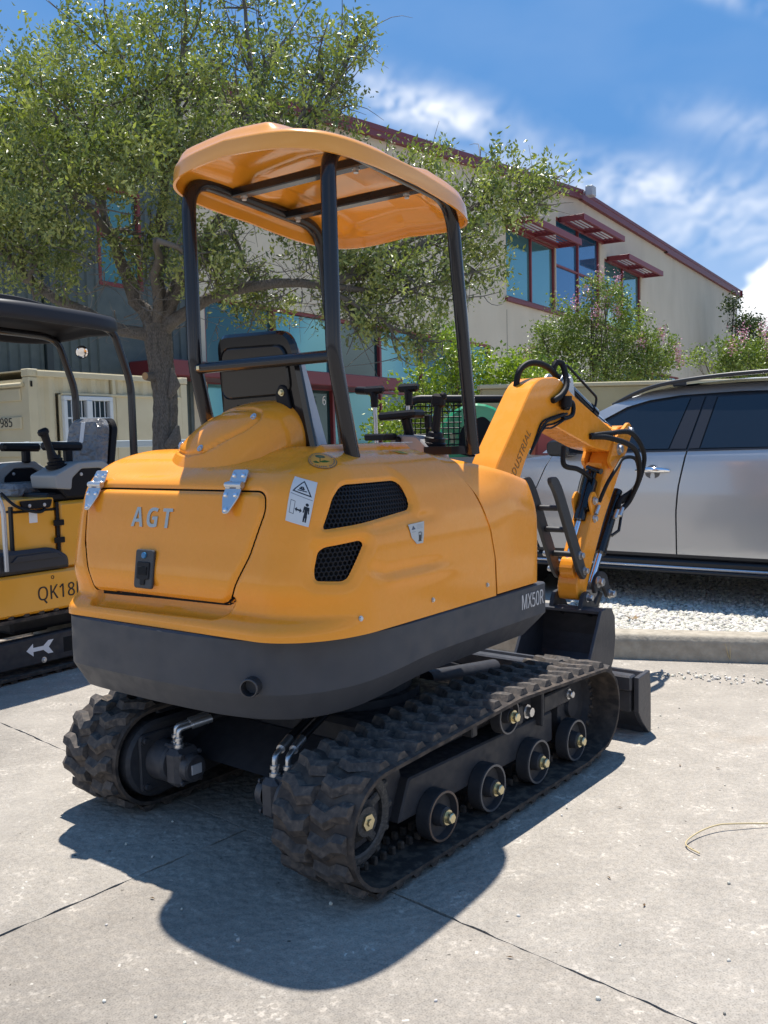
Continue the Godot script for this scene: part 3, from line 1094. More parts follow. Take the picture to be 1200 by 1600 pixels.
func warning_image() -> Image:
	var im := Image.create(96, 200, false, Image.FORMAT_RGBA8)
	im.fill(Color(.80, .80, .79))
	var k := Color(.06, .06, .07)
	fill_poly(im, [Vector2(48, 12), Vector2(87, 84), Vector2(9, 84)], k)
	fill_poly(im, [Vector2(48, 22), Vector2(79, 79), Vector2(17, 79)], Color(.80, .80, .79))
	fill_poly(im, [Vector2(30, 70), Vector2(66, 66), Vector2(68, 70), Vector2(30, 74)], k)
	fill_poly(im, [Vector2(44, 48), Vector2(50, 48), Vector2(58, 62), Vector2(52, 64)], k)
	disc(im, Vector2(42, 54), 4, k)
	fill_poly(im, [Vector2(34, 58), Vector2(50, 58), Vector2(54, 66), Vector2(36, 66)], k)
	fill_poly(im, [Vector2(4, 94), Vector2(92, 94), Vector2(92, 97), Vector2(4, 97)], Color(.5, .5, .5))
	# a box, a double arrow and a person
	for r in [[10, 120, 30, 122], [10, 166, 30, 168], [10, 120, 12, 168], [28, 120, 30, 168]]:
		im.fill_rect(Rect2i(r[0], r[1], r[2] - r[0], r[3] - r[1]), Color(.25, .25, .25))
	fill_poly(im, [Vector2(32, 148), Vector2(40, 140), Vector2(40, 145), Vector2(52, 145), Vector2(52, 140), Vector2(60, 148), Vector2(52, 156), Vector2(52, 151), Vector2(40, 151), Vector2(40, 156)], k)
	disc(im, Vector2(76, 119), 6, k)
	fill_poly(im, [Vector2(66, 127), Vector2(86, 127), Vector2(88, 152), Vector2(84, 152), Vector2(82, 136), Vector2(83, 186), Vector2(77, 186), Vector2(76, 156), Vector2(75, 186), Vector2(69, 186), Vector2(70, 136), Vector2(68, 152), Vector2(64, 152)], k)
	return im

func fuel_image() -> Image:
	var im := Image.create(80, 100, false, Image.FORMAT_RGBA8)
	im.fill(Color(0, 0, 0, 0))
	fill_poly(im, [Vector2(2, 2), Vector2(78, 2), Vector2(78, 97), Vector2(34, 97), Vector2(6, 68)], Color(.72, .72, .70))
	var k := Color(.07, .07, .08)
	fill_poly(im, [Vector2(24, 12), Vector2(34, 32), Vector2(14, 32)], Color(.18, .22, .3))
	for r in 4: im.fill_rect(Rect2i(40, 12 + r * 6, 30, 2), Color(.55, .55, .55))
	im.fill_rect(Rect2i(14, 42, 20, 2), Color(.5, .5, .5))
	im.fill_rect(Rect2i(48, 48, 15, 38), k)
	im.fill_rect(Rect2i(51, 52, 9, 10), Color(.72, .72, .70))
	im.fill_rect(Rect2i(45, 84, 21, 4), k)
	im.fill_rect(Rect2i(65, 52, 3, 28), k)
	return im

func emblem_image() -> Image:
	var im := Image.create(128, 128, false, Image.FORMAT_RGBA8)
	im.fill(Color(0, 0, 0, 0))
	var cream := Color(.80, .60, .34)
	disc(im, Vector2(64, 64), 62, Color(.30, .36, .33))
	disc(im, Vector2(64, 64), 59, Color(.86, .58, .22))
	for k in 44:
		var a := TAU * k / 44 + .1
		if k % 7 == 6: continue
		var o := Vector2(64, 64) + Vector2.from_angle(a) * 52
		fill_poly(im, [o + Vector2(-2, -3), o + Vector2(2.5, -2), o + Vector2(2, 3), o + Vector2(-2.5, 2.5)], Color(.28, .33, .4))
	disc(im, Vector2(64, 66), 43, cream)
	disc(im, Vector2(64, 66), 41, Color(.88, .62, .27))
	disc(im, Vector2(62, 44), 23, Color(.05, .30, .20), 14)
	disc(im, Vector2(62, 43), 12, Color(.12, .45, .32), 6)
	fill_poly(im, [Vector2(60, 56), Vector2(64, 56), Vector2(66, 92), Vector2(62, 92)], Color(.06, .30, .18))
	fill_poly(im, [Vector2(63, 84), Vector2(80, 70), Vector2(100, 72), Vector2(88, 84), Vector2(70, 90)], Color(.10, .38, .16))
	fill_poly(im, [Vector2(62, 92), Vector2(48, 84), Vector2(34, 92), Vector2(44, 100), Vector2(60, 98)], Color(.10, .36, .16))
	return im

func build_decals(ex: Node3D):
	var o := part("warning_sticker", hood_patch([Vector2(1.7375, 8.85), Vector2(1.475, 8.40), Vector2(1.575, 6.7), Vector2(1.7875, 6.95)], .0025), decal_mat(warning_image()), ex)
	o.set_meta("label", "white safety sticker with a triangle and a person")
	o = part("fuel_sticker", hood_patch([Vector2(.7375, 6.45), Vector2(.5875, 6.5), Vector2(.6375, 5.75), Vector2(.735, 5.75)], .0025), decal_mat(fuel_image()), ex)
	o = part("round_emblem", hood_patch([Vector2(1.50, 11.3), Vector2(1.02, 10.55), Vector2(1.22, 8.95), Vector2(1.66, 9.75)], .0025, 10), decal_mat(emblem_image()), ex)
	var y := Image.create(8, 8, false, Image.FORMAT_RGBA8)
	y.fill(Color(.75, .7, .2))
	y.fill_rect(Rect2i(3, 2, 3, 4), Color(.15, .3, .1))
	part("small_sticker", hood_patch([Vector2(.30, 10.6), Vector2(.22, 10.55), Vector2(.21, 10.2), Vector2(.29, 10.25)], .0025, 2), decal_mat(y), ex)
	var p := MB.new()
	for k in 7:
		var a := rng.randf_range(-.03, .03)
		p.box(Vector3(-.13 + k * .024, 1.343, .40 + a * .3), Vector3(.028, .002, .02), .0005, Basis(Vector3.UP, a * 20))
	part("torn_sticker", p, M.white, ex)
# ---------------------------------------------------------------- undercarriage
func track_path(circles: Array) -> Array:
	# convex hull of the wheels, evenly resampled: [point, tangent] in (x, y)
	var pts := PackedVector2Array()
	for c in circles:
		for k in 72: pts.append(Vector2(c[0], c[1]) + Vector2.from_angle(TAU * k / 72) * c[2])
	var h := Geometry2D.convex_hull(pts)
	var total := 0.0
	for i in h.size() - 1: total += h[i].distance_to(h[i + 1])
	var n := 176
	var out := []
	var seg := 0
	var run := 0.0
	for k in n:
		var want := total * k / n
		while run + h[seg].distance_to(h[seg + 1]) < want:
			run += h[seg].distance_to(h[seg + 1])
			seg += 1
		var a := h[seg]
		var b := h[seg + 1]
		out.append(a.lerp(b, (want - run) / maxf(a.distance_to(b), 1e-6)))
	return out

func lug_mesh(side: float) -> ArrayMesh:
	# one bent tread block, from near the middle of the belt to its edge; x along the belt, y out, z across
	var b := MB.new()
	var st := [[.004, 0.008, .021], [.060, .022, .023], [.100, -.006, .023], [.143, -.012, .018]]
	var low := []
	var top := []
	for s in st:
		low.append([Vector3(s[1] - s[2] - .010, 0, s[0] * side), Vector3(s[1] + s[2] + .010, 0, s[0] * side)])
		top.append([Vector3(s[1] - s[2] * .68, .021, (s[0] * .95 + .005) * side), Vector3(s[1] + s[2] * .68, .021, (s[0] * .95 + .005) * side)])
	for i in st.size() - 1:
		var o: Vector3 = (low[i][0] + low[i + 1][1]) / 2
		b.qo(o, top[i][0], top[i][1], top[i + 1][1], top[i + 1][0])
		b.qo(o, low[i][0], low[i + 1][0], top[i + 1][0], top[i][0])
		b.qo(o, low[i][1], low[i + 1][1], top[i + 1][1], top[i][1])
	b.qo(Vector3(0, 0, .09 * side), low[0][0], low[0][1], top[0][1], top[0][0])
	b.qo(Vector3(0, 0, .09 * side), low[3][0], low[3][1], top[3][1], top[3][0])
	return b.mesh()

func build_track(ex: Node3D, side: float, UC: Transform3D):
	# wheel circles to the outside of the belt
	var path := track_path([[-.60, .207, .185], [-.27, .115, .093], [.665, .115, .093], [.80, .218, .178], [.15, .368, .062]])
	var n := path.size()
	var zi := .40 * side
	var zo := .712 * side
	var zc := (zi + zo) / 2
	var nrm := []
	var tan := []
	for i in n:
		var d: Vector2 = (path[(i + 1) % n] - path[(i + n - 1) % n]).normalized()
		tan.append(d)
		nrm.append(Vector2(d.y, -d.x))
	var b := MB.new()
	var th := .018
	var bulge := .006
	for i in n:
		var j := (i + 1) % n
		var sec := []
		for k in [i, j]:
			var p: Vector2 = path[k]
			var o: Vector2 = nrm[k]
			var q: Vector2 = p - o * th
			var pe: Vector2 = p - o * bulge
			sec.append([Vector3(q.x, q.y, zi), Vector3(pe.x, pe.y, zi), Vector3(p.x, p.y, zi + .02 * side), Vector3(p.x, p.y, zo - .02 * side), Vector3(pe.x, pe.y, zo), Vector3(q.x, q.y, zo)])
		var cen := Vector3((path[i].x - nrm[i].x * th * .5), (path[i].y - nrm[i].y * th * .5), zc)
		for k in 6:
			b.sm(k + 1)
			var k2 := (k + 1) % 6
			b.qo(cen, sec[0][k], sec[1][k], sec[1][k2], sec[0][k2])
	var belt := part("track_belt", b, M.rubber, ex, UC)
	# tread blocks, alternating left and right of the middle
	var la := lug_mesh(1.0)
	var lb := lug_mesh(-1.0)
	var step := 4
	for i in range(0, n, step):
		for s in 2:
			var k := (i + (step / 2 if s else 0)) % n
			var o: Vector2 = nrm[k]
			var d: Vector2 = tan[k]
			var B := Basis(Vector3(d.x, d.y, 0), Vector3(o.x, o.y, 0), Vector3(d.x, d.y, 0).cross(Vector3(o.x, o.y, 0)))
			var T := Transform3D(B, Vector3(path[k].x, path[k].y, zc) - Vector3(o.x, o.y, 0) * .001)
			part("tread_block", la if s else lb, M.tread, belt, T)
	# guide teeth on the inside
	b = MB.new()
	for i in range(0, n, 2):
		var o: Vector2 = nrm[i]
		var d: Vector2 = tan[i]
		var p: Vector2 = path[i] - o * (th + .012)
		var B := Basis(Vector3(d.x, d.y, 0), Vector3(o.x, o.y, 0), Vector3(d.x, d.y, 0).cross(Vector3(o.x, o.y, 0)))
		for z in [-.03, .03]:
			b.box(Vector3(p.x, p.y, zc + z), Vector3(.016, .028, .022), .004, B)
	var gt := part("guide_tooth", b, M.rubber, belt)
	gt.set_meta("kind", "stuff")
	# rollers
	var zf := .657 * side
	var ax := Vector3(0, 0, side)
	var roller := MB.new()
	roller.lathe(Vector3.ZERO, ax, [[-.042, 0.0], [-.042, .084], [.006, .084], [.010, .082], [.010, .075], [-.012, .070], [-.014, .036], [.018, .032], [.022, .028], [.024, 0.0]], 30)
	var rim := MB.new()
	rim.lathe(Vector3.ZERO, ax, [[.0095, .075], [.0115, .075], [.0115, .0825], [.0095, .0825]], 30)
	var nut := MB.new()
	nut.hexbolt(Vector3(0, 0, .022 * side), ax, .0185, .019)
	var rm := roller.mesh()
	var im := rim.mesh()
	var nm := nut.mesh()
	var first := true
	for x in [-.27, .03, .355, .66]:
		var r := part("track_roller", rm, M.steel_dark, ex, UC * Transform3D(Basis(), Vector3(x, .124, zf)))
		part("rim", im, M.worn if first else M.rim, r)
		part("axle_nut", nm, M.brass, r)
		first = false
	var tr := part("top_roller", rm, M.steel_dark, ex, UC * Transform3D(Basis().scaled(Vector3.ONE * .8), Vector3(.15, .352, zf)))
	part("rim", im, M.rim, tr)
	part("axle_nut", nm, M.brass, tr, Transform3D(Basis().scaled(Vector3.ONE * 1.2), Vector3()))
	# sprocket
	b = MB.new()
	var so := Vector3(-.60, .207, .56 * side)
	b.lathe(so, ax, [[.0, .108], [.0, .142], [.03, .142], [.034, .136], [.034, .116], [.03, .108], [.0, .108]], 40)
	b.lathe(so, ax, [[.0, .0], [.0, .066], [.03, .066], [.05, .05], [.06, .045], [.062, 0.0]], 24)
	for k in 13:
		var a := TAU * k / 13
		b.box(so + Vector3(cos(a) * .145, sin(a) * .145, .015 * side), Vector3(.035, .028, .03), .008, Basis(Vector3.BACK, a))
	for k in 5:
		var a := TAU * k / 5 + .4
		b.box(so + Vector3(cos(a) * .09, sin(a) * .09, .014 * side), Vector3(.07, .034, .026), .006, Basis(Vector3.BACK, a))
	var sp := part("drive_sprocket", b, M.steel_dirty, ex, UC)
	b = MB.new()
	b.lathe(so + Vector3(0, 0, .06 * side), ax, [[0.0, 0.0], [0.0, .026], [.008, .026], [.008, .012], [.014, .010], [.014, 0.0]], 6)
	part("hub_nut", b, M.brass, sp)
	# idler at the front
	b = MB.new()
	b.lathe(Vector3(.80, .218, .55 * side), ax, [[-.04, 0.0], [-.04, .158], [.04, .158], [.04, .13], [.015, .12], [.015, .05], [.03, .045], [.03, 0.0]], 36)
	part("idler_wheel", b, M.steel_dark, ex, UC)
	# track frame: beam with sloping top, end plates, spring yoke
	b = MB.new()
	var T := UC
	b.prism(round_poly([Vector2(-.44, .14), Vector2(.56, .14), Vector2(.56, .262), Vector2(-.38, .272)], .01, 2), minf(0.475 * side, 0.612 * side), maxf(0.475 * side, 0.612 * side), .012)
	b.prism([Vector2(-.40, .27), Vector2(.45, .27), Vector2(.40, .335), Vector2(-.30, .335)], minf(0.445 * side, 0.535 * side), maxf(0.445 * side, 0.535 * side), .02)
	b.prism([Vector2(-.62, .10), Vector2(-.44, .13), Vector2(-.36, .24), Vector2(-.39, .36), Vector2(-.55, .36)], minf(0.445 * side, 0.575 * side), maxf(0.445 * side, 0.575 * side), .01)
	var fr := part("track_frame", b, M.steel_dark, ex, T)
	b = MB.new()
	b.box(Vector3(.0, .36, 0.590 * side), Vector3(.035, .11, .05), .005)
	b.box(Vector3(.115, .36, 0.545 * side), Vector3(.08, .06, .12), .008)
	part("roller_bracket", b, M.steel_dark, fr)
	b = MB.new()
	b.box(Vector3(.27, .315, 0.600 * side), Vector3(.075, .075, .06), .006)
	b.box(Vector3(.44, .31, 0.595 * side), Vector3(.018, .15, .09), .004)
	b.box(Vector3(.36, .30, 0.545 * side), Vector3(.2, .12, .09), .006)
	part("mount_block", b, M.steel_dark, fr)
	b = MB.new()
	b.lathe(Vector3(.355, .31, 0.600 * side), ax, [[0.0, 0.0], [0.0, .028], [.02, .028], [.02, .02], [.04, .018], [.04, 0.0]], 8)
	part("adjuster_nut", b, M.zinc, fr)
	b = MB.new()
	b.box(Vector3(.60, .30, 0.600 * side), Vector3(.22, .07, .03), .006)
	b.cyl(Vector3(.47, .25, 0.545 * side), Vector3(.58, .25, 0.545 * side), .032)
	part("idler_yoke", b, M.steel_dark, fr)
	b = MB.new()
	b.hexbolt(Vector3(.69, .30, 0.615 * side), ax, .016, .018)
	part("bolt", b, M.zinc, fr)
	# rear end: rounded drive housing, flange, hydraulic motor, hose fittings on the inner side
	b = MB.new()
	var sta := []
	for k in 15: sta.append(Vector2(-.60, .205) + Vector2.from_angle(PI / 2 + PI * k / 14.0) * .142)
	sta.append(Vector2(-.05, .11)); sta.append(Vector2(-.05, .30)); sta.append(Vector2(-.2, .347))
	b.prism(sta, minf(0.380 * side, 0.480 * side), maxf(0.380 * side, 0.480 * side), .012)
	var hs := part("drive_housing", b, M.steel_dark, ex, T)
	b = MB.new()
	b.prism(round_poly([Vector2(-.695, .10), Vector2(-.51, .10), Vector2(-.51, .31), Vector2(-.695, .31)], .02, 3), minf(0.365 * side, 0.380 * side), maxf(0.365 * side, 0.380 * side), .004)
	for q in [Vector2(-.675, .29), Vector2(-.675, .12), Vector2(-.53, .29), Vector2(-.53, .12)]:
		b.hexbolt(Vector3(q.x, q.y, 0.365 * side), -ax, .012, .012)
	part("flange", b, M.steel_dark, hs)
	b = MB.new()
	b.lathe(Vector3(-.60, .205, 0.365 * side), -ax, [[0.0, .075], [.075, .072], [.085, .062], [.085, .0]], 24)
	b.box(Vector3(-.60, .205, 0.245 * side), Vector3(.115, .135, .075), .018)
	b.lathe(Vector3(-.60, .205, 0.208 * side), -ax, [[0.0, .050], [.03, .048], [.035, .04], [.035, 0.0]], 20)
	b.box(Vector3(-.60, .265, 0.280 * side), Vector3(.06, .03, .07), .006)
	for q in [Vector2(-.64, .255), Vector2(-.56, .255), Vector2(-.64, .155), Vector2(-.56, .155)]:
		b.hexbolt(Vector3(q.x, q.y, 0.208 * side), -ax, .009, .010, false)
	part("travel_motor", b, M.steel_motor, hs)
	b = MB.new()
	b.box(Vector3(-.60, .205, 0.170 * side), Vector3(.045, .035, .004), .001)
	part("maker_plate", b, M.silver_print, hs)
	for dz in [.0, .04]:
		b = MB.new()
		var p := Vector3(-.615 + dz * .5, .272, (.245 + dz) * side)
		b.lathe(p, Vector3.UP, [[0.0, 0.0], [0.0, .020], [.014, .020], [.014, .013], [.026, .013], [.026, .017], [.038, .017], [.038, .010]], 6)
		b.tube(fillet([p + Vector3(0, .03, 0), p + Vector3(0, .066, 0), p + Vector3(.075, .080, -.03 * side)], .03, 6), .010, 10)
		b.cyl(p + Vector3(.045, .0745, -.018 * side), p + Vector3(.115, .0875, -.046 * side), .0155)
		part("hose_fitting", b, M.zinc, hs)
		b = MB.new()
		var e := p + Vector3(.11, .087, -.044 * side)
		b.tube(spline([e, e + Vector3(.09, .015, -.03 * side), e + Vector3(.20, .035, -.06 * side), e + Vector3(.38, .07, -.10 * side)], 8), .0135, 10)
		part("hydraulic_hose", b, M.hose, hs)

func build_undercarriage(ex: Node3D):
	M.rim = mat(.10, .10, .105, .4, .2)
	M.worn = noisy(mat(.1, .08, .06, .5), .05, Color(.06, .06, .065), Color(.20, .10, .05), 8.0, 15, 256)
	M.steel_dirty = noisy(mat(.05, .045, .04, .6), .03, Color(.03, .03, .031), Color(.10, .093, .082), 5.0, 16, 512, .5, true, .62)
	M.steel_motor = noisy(mat(.05, .05, .055, .5), .03, Color(.035, .035, .04), Color(.075, .07, .07), 4.0, 17, 256)
	var UC := Transform3D(Basis(Vector3.UP, deg_to_rad(-2.5)), Vector3(0, 0, .075))
	build_track(ex, 1.0, UC)
	build_track(ex, -1.0, UC)
	# carbody between the tracks and the slewing ring
	var b := MB.new()
	b.box(Vector3(.02, .33, 0), Vector3(.62, .10, 1.02), .02)
	b.prism([Vector2(-.50, .20), Vector2(-.30, .30), Vector2(.30, .30), Vector2(.45, .22), Vector2(.3, .2)], -.40, .40, .01)
	part("carbody", b, M.steel_dark, ex, UC)
	b = MB.new()
	b.lathe(Vector3(0, .36, 0), Vector3.UP, [[0.0, .0], [0.0, .30], [.05, .30], [.05, .27], [.11, .27], [.11, .31], [.15, .31], [.15, 0.0]], 48)
	part("slewing_ring", b, M.steel_dark, ex, UC)
	# dozer blade on two arms
	for z in [-.26, .26]:
		b = MB.new()
		b.prism([Vector2(.3, .22), Vector2(.5, .20), Vector2(1.17, .10), Vector2(1.19, .20), Vector2(1.05, .25), Vector2(.5, .33), Vector2(.3, .33)], z - .035, z + .035, .006)
		part("blade_arm", b, M.steel_dark, ex, UC)
	b = MB.new()
	b.cyl(Vector3(.55, .30, 0), Vector3(1.10, .24, 0), .04)
	part("blade_cylinder", b, M.steel_dark, ex, UC)
	b = MB.new()
	var prof := []
	for k in 11:
		var t := k / 10.0
		prof.append(Vector2(1.255 - .055 * sin(t * PI * .9) - .02 * t + .02, .0 + .285 * t))
	var poly := prof.duplicate()
	for k in 11: poly.append(prof[10 - k] + Vector2(.02, .0))
	b.prism(poly, -.695, .695, .003)
	for z in [-.70, .70]:
		b.prism([Vector2(1.165, .275), Vector2(1.29, .285), Vector2(1.30, .2), Vector2(1.30, .0), Vector2(1.275, .0), Vector2(1.20, .07), Vector2(1.165, .12)], z - .012, z + .012, .003)
	b.box(Vector3(1.185, .245, 0), Vector3(.06, .07, 1.36), .008)
	b.box(Vector3(1.20, .16, .52), Vector3(.05, .10, .30), .006)
	b.box(Vector3(1.20, .16, -.52), Vector3(.05, .10, .30), .006)
	b.prism([Vector2(1.262, .0), Vector2(1.285, .0), Vector2(1.275, .09), Vector2(1.255, .09)], -.69, .69, .002)
	part("dozer_blade", b, M.blade, ex, UC)

# ---------------------------------------------------------------- boom, arm, bucket
func build_front(ex: Node3D):
	var zc := .17
	var b := MB.new()
	var boom := round_poly([Vector2(.70, .90), Vector2(.97, 1.25), Vector2(1.345, 1.64), Vector2(1.60, 1.655), Vector2(1.75, 1.575), Vector2(2.42, 1.335), Vector2(2.40, 1.24), Vector2(2.02, 1.285), Vector2(1.46, 1.425), Vector2(1.25, 1.275), Vector2(.95, .82)], [.02, .02, .10, .14, .1, .04, .04, .04, .16, .1, .02], 8)
	b.prism(boom, zc - .072, zc + .072, .006)
	var bm := part("boom", b, M.orange, ex)
	var tx := text_mesh("INDUSTRIAL", .06, .001)
	part("boom_lettering", tx, mat(.22, .10, .02, .5), bm, Transform3D(Basis(Vector3(0, 0, 1), .89), Vector3(1.165, 1.255, zc + .0735)))
	# swing post at the foot of the boom
	b = MB.new()
	b.box(Vector3(.78, .80, zc), Vector3(.22, .30, .22), .02)
	b.cyl(Vector3(.80, .55, zc), Vector3(.80, .98, zc), .07)
	part("swing_post", b, M.orange, ex)
	# boom cylinder under the boom
	b = MB.new()
	b.cyl(Vector3(.95, .80, zc + .02), Vector3(1.20, 1.12, zc + .02), .032)
	var bc := part("boom_cylinder", b, M.black, ex)
	b = MB.new()
	b.cyl(Vector3(1.20, 1.12, zc + .02), Vector3(1.36, 1.34, zc + .02), .016)
	part("piston_rod", b, M.chrome, bc)
	# arm cylinder on top of the boom
	var c0 := Vector3(1.74, 1.645, zc)
	var c1 := Vector3(2.16, 1.478, zc)
	var c2 := Vector3(2.49, 1.365, zc)
	b = MB.new()
	b.cyl(c0, c1, .037, -1, 20)
	b.cyl(c1 - (c1 - c0).normalized() * .05, c1 + (c1 - c0).normalized() * .012, .043, -1, 20)
	var ac := part("arm_cylinder", b, M.gloss_black, ex)
	b = MB.new()
	b.cyl(c1, c2, .020, -1, 16)
	part("piston_rod", b, M.chrome, ac)
	b = MB.new()
	b.tube(fillet([c0 + Vector3(-.01, .03, .03), c0 + Vector3(.02, .085, .035), c1 + Vector3(.0, .085, .035), c1 + Vector3(-.02, .03, .03)], .03, 4), .007, 8)
	part("oil_pipe", b, M.black, ac)
	for z in [zc - .05, zc + .05]:
		b = MB.new()
		b.prism(round_poly([Vector2(1.62, 1.60), Vector2(1.82, 1.54), Vector2(1.80, 1.66), Vector2(1.72, 1.69)], .03, 3), z - .008, z + .008, .002)
		part("cylinder_lug", b, M.zinc, bm)
	b = MB.new()
	b.cyl(Vector3(1.74, 1.645, zc - .07), Vector3(1.74, 1.645, zc + .075), .016)
	part("lug_pin", b, M.zinc, bm)
	# arm: box section from the elbow down to the bucket pin
	b = MB.new()
	var arm := round_poly([Vector2(2.40, 1.40), Vector2(2.50, 1.41), Vector2(2.555, 1.34), Vector2(2.45, 1.16), Vector2(2.19, .87), Vector2(2.00, .60), Vector2(1.93, .46), Vector2(1.84, .46), Vector2(1.82, .54), Vector2(1.88, .68), Vector2(2.05, .93), Vector2(2.24, 1.19), Vector2(2.30, 1.27)], [.03, .03, .05, .06, .05, .05, .04, .03, .03, .05, .1, .05, .04], 4)
	b.prism(arm, zc - .058, zc + .058, .005)
	var am := part("arm", b, M.orange, ex)
	for z in [zc - .078, zc + .078]:
		b = MB.new()
		b.prism(round_poly([Vector2(2.20, 1.20), Vector2(2.27, 1.15), Vector2(2.45, 1.24), Vector2(2.56, 1.38), Vector2(2.50, 1.43), Vector2(2.40, 1.38), Vector2(2.3, 1.34)], .03, 3), z - .010, z + .010, .002)
		part("elbow_plate", b, M.orange, am)
	b = MB.new()
	b.box(Vector3(2.25, 1.16, zc - .02), Vector3(.05, .08, .10), .006)
	part("elbow_block", b, M.orange, am)
	for q in [[Vector3(2.34, 1.27, zc + .088), .026], [Vector3(2.50, 1.375, zc + .088), .02]]:
		b = MB.new()
		b.hexbolt(q[0], Vector3.BACK, q[1], .018)
		part("elbow_pin", b, M.zinc, am)
	for z in [zc - .05, zc + .05]:
		b = MB.new()
		b.prism(round_poly([Vector2(2.0, 1.0), Vector2(2.07, .84), Vector2(2.14, .86), Vector2(2.12, 1.0), Vector2(2.06, 1.05)], .03, 3), z - .006, z + .006, .001)
		part("cylinder_lug", b, M.orange, am)
	for q in [Vector3(2.055, .99, zc + .06), Vector3(2.055, .89, zc + .06)]:
		b = MB.new()
		b.hexbolt(q, Vector3.BACK, .017, .014)
		part("lug_pin", b, M.zinc, am)
	# small cylinder that works the thumb, on the near side of the arm
	b = MB.new()
	b.cyl(Vector3(2.17, 1.14, zc - .01), Vector3(2.01, .88, zc - .01), .034, -1, 18)
	b.box(Vector3(2.09, 1.02, zc + .02), Vector3(.05, .2, .035), .008, Basis(Vector3.BACK, -.55))
	b.cyl(Vector3(2.17, 1.17, zc - .03), Vector3(2.13, 1.15, zc + .07), .016)
	var tc := part("thumb_cylinder", b, M.gloss_black, ex)
	b = MB.new()
	b.cyl(Vector3(2.02, .90, zc - .01), Vector3(1.84, .66, zc - .01), .015)
	part("piston_rod", b, M.chrome, tc)
	# bucket cylinder on the far edge
	b = MB.new()
	b.cyl(Vector3(2.43, .985, zc + .03), Vector3(2.19, .68, zc + .03), .036, -1, 18)
	b.cyl(Vector3(2.46, 1.02, zc + .03), Vector3(2.43, .985, zc + .03), .03)
	b.tube([Vector3(2.40, .90, zc + .08), Vector3(2.33, .80, zc + .09), Vector3(2.29, .77, zc + .06)], .009, 8)
	var kc := part("bucket_cylinder", b, M.gloss_black, ex)
	b = MB.new()
	b.cyl(Vector3(2.20, .69, zc + .03), Vector3(2.07, .52, zc + .03), .019)
	part("piston_rod", b, M.chrome, kc)
	# bucket linkage
	b = MB.new()
	for z in [zc - .078, zc + .078]:
		b.prism(round_poly([Vector2(1.98, .53), Vector2(2.06, .60), Vector2(2.16, .57), Vector2(2.22, .45), Vector2(2.18, .42), Vector2(2.12, .50), Vector2(2.05, .50), Vector2(2.0, .47)], .025, 3), z - .011, z + .011, .003)
	b.prism([Vector2(2.20, .45), Vector2(2.15, .47), Vector2(2.02, .34), Vector2(2.07, .31)], zc - .05, zc + .05, .006)
	var lk := part("bucket_link", b, M.steel_dark, ex)
	for q in [[Vector3(2.03, .54, zc + .089), .024], [Vector3(2.19, .45, zc + .089), .020], [Vector3(1.88, .475, zc + .089), .018]]:
		b = MB.new()
		b.hexbolt(q[0], Vector3.BACK, q[1], .028)
		part("pin", b, M.zinc, lk)
	# thumb: two curved bars with round rungs, standing off the arm
	b = MB.new()
	for z in [zc - .075, zc + .075]:
		b.prism(round_poly([Vector2(1.47, 1.145), Vector2(1.54, 1.15), Vector2(1.60, 1.09), Vector2(1.845, .70), Vector2(1.90, .60), Vector2(1.86, .57), Vector2(1.80, .62), Vector2(1.53, 1.06), Vector2(1.47, 1.12)], [.015, .03, .05, .05, .03, .03, .05, .05, .01], 4), z - .012, z + .012, .003)
	for q in [Vector2(1.625, .98), Vector2(1.70, .86), Vector2(1.79, .72)]:
		b.cyl(Vector3(q.x, q.y, zc - .075), Vector3(q.x, q.y, zc + .075), .015)
	var th := part("thumb", b, M.steel_thumb, ex)
	for q in [Vector2(1.80, .715), Vector2(1.855, .625)]:
		b = MB.new()
		b.cyl(Vector3(q.x, q.y, zc - .12), Vector3(q.x, q.y, zc + .10), .013)
		b.hexbolt(Vector3(q.x, q.y, zc + .087), Vector3.BACK, .017, .02)
		b.hexbolt(Vector3(q.x, q.y, zc - .087), Vector3.FORWARD, .017, .03)
		part("pin", b, M.zinc, th)
	b = MB.new()
	b.prism(round_poly([Vector2(1.84, .70), Vector2(1.80, .63), Vector2(1.84, .57), Vector2(1.92, .60), Vector2(1.92, .68)], .03, 4), zc - .04, zc + .04, .004)
	part("thumb_lug", b, M.orange, am)
	# bucket, mouth towards the machine
	b = MB.new()
	var shell := [Vector2(1.77, .425), Vector2(1.84, .432), Vector2(1.91, .42), Vector2(1.95, .37), Vector2(1.955, .26), Vector2(1.935, .15), Vector2(1.87, .07), Vector2(1.76, .03), Vector2(1.60, .025), Vector2(1.50, .03)]
	var wall := shell.duplicate()
	for k in shell.size():
		var i := shell.size() - 1 - k
		var d: Vector2 = (shell[mini(i + 1, shell.size() - 1)] - shell[maxi(i - 1, 0)]).normalized()
		wall.append(shell[i] + Vector2(d.y, -d.x) * .014)
	b.prism(wall, zc - .205, zc + .205, .002)
	var bk := part("bucket", b, M.blade, ex)
	var cheek := [Vector2(1.775, .428), Vector2(1.84, .435), Vector2(1.912, .423), Vector2(1.953, .37), Vector2(1.958, .26), Vector2(1.938, .15), Vector2(1.873, .067), Vector2(1.762, .027), Vector2(1.50, .025), Vector2(1.56, .10), Vector2(1.66, .25)]
	for z in [zc - .212, zc + .212]:
		b = MB.new()
		b.prism(cheek, z - .008, z + .008, .002)
		part("cheek_plate", b, M.blade, bk)
	for k in 4:
		b = MB.new()
		var z := zc - .18 + .12 * k
		b.prism([Vector2(1.55, .03), Vector2(1.50, .055), Vector2(1.42, .045), Vector2(1.50, .02)], z - .025, z + .025, .004)
		part("tooth", b, M.steel_dark, bk)
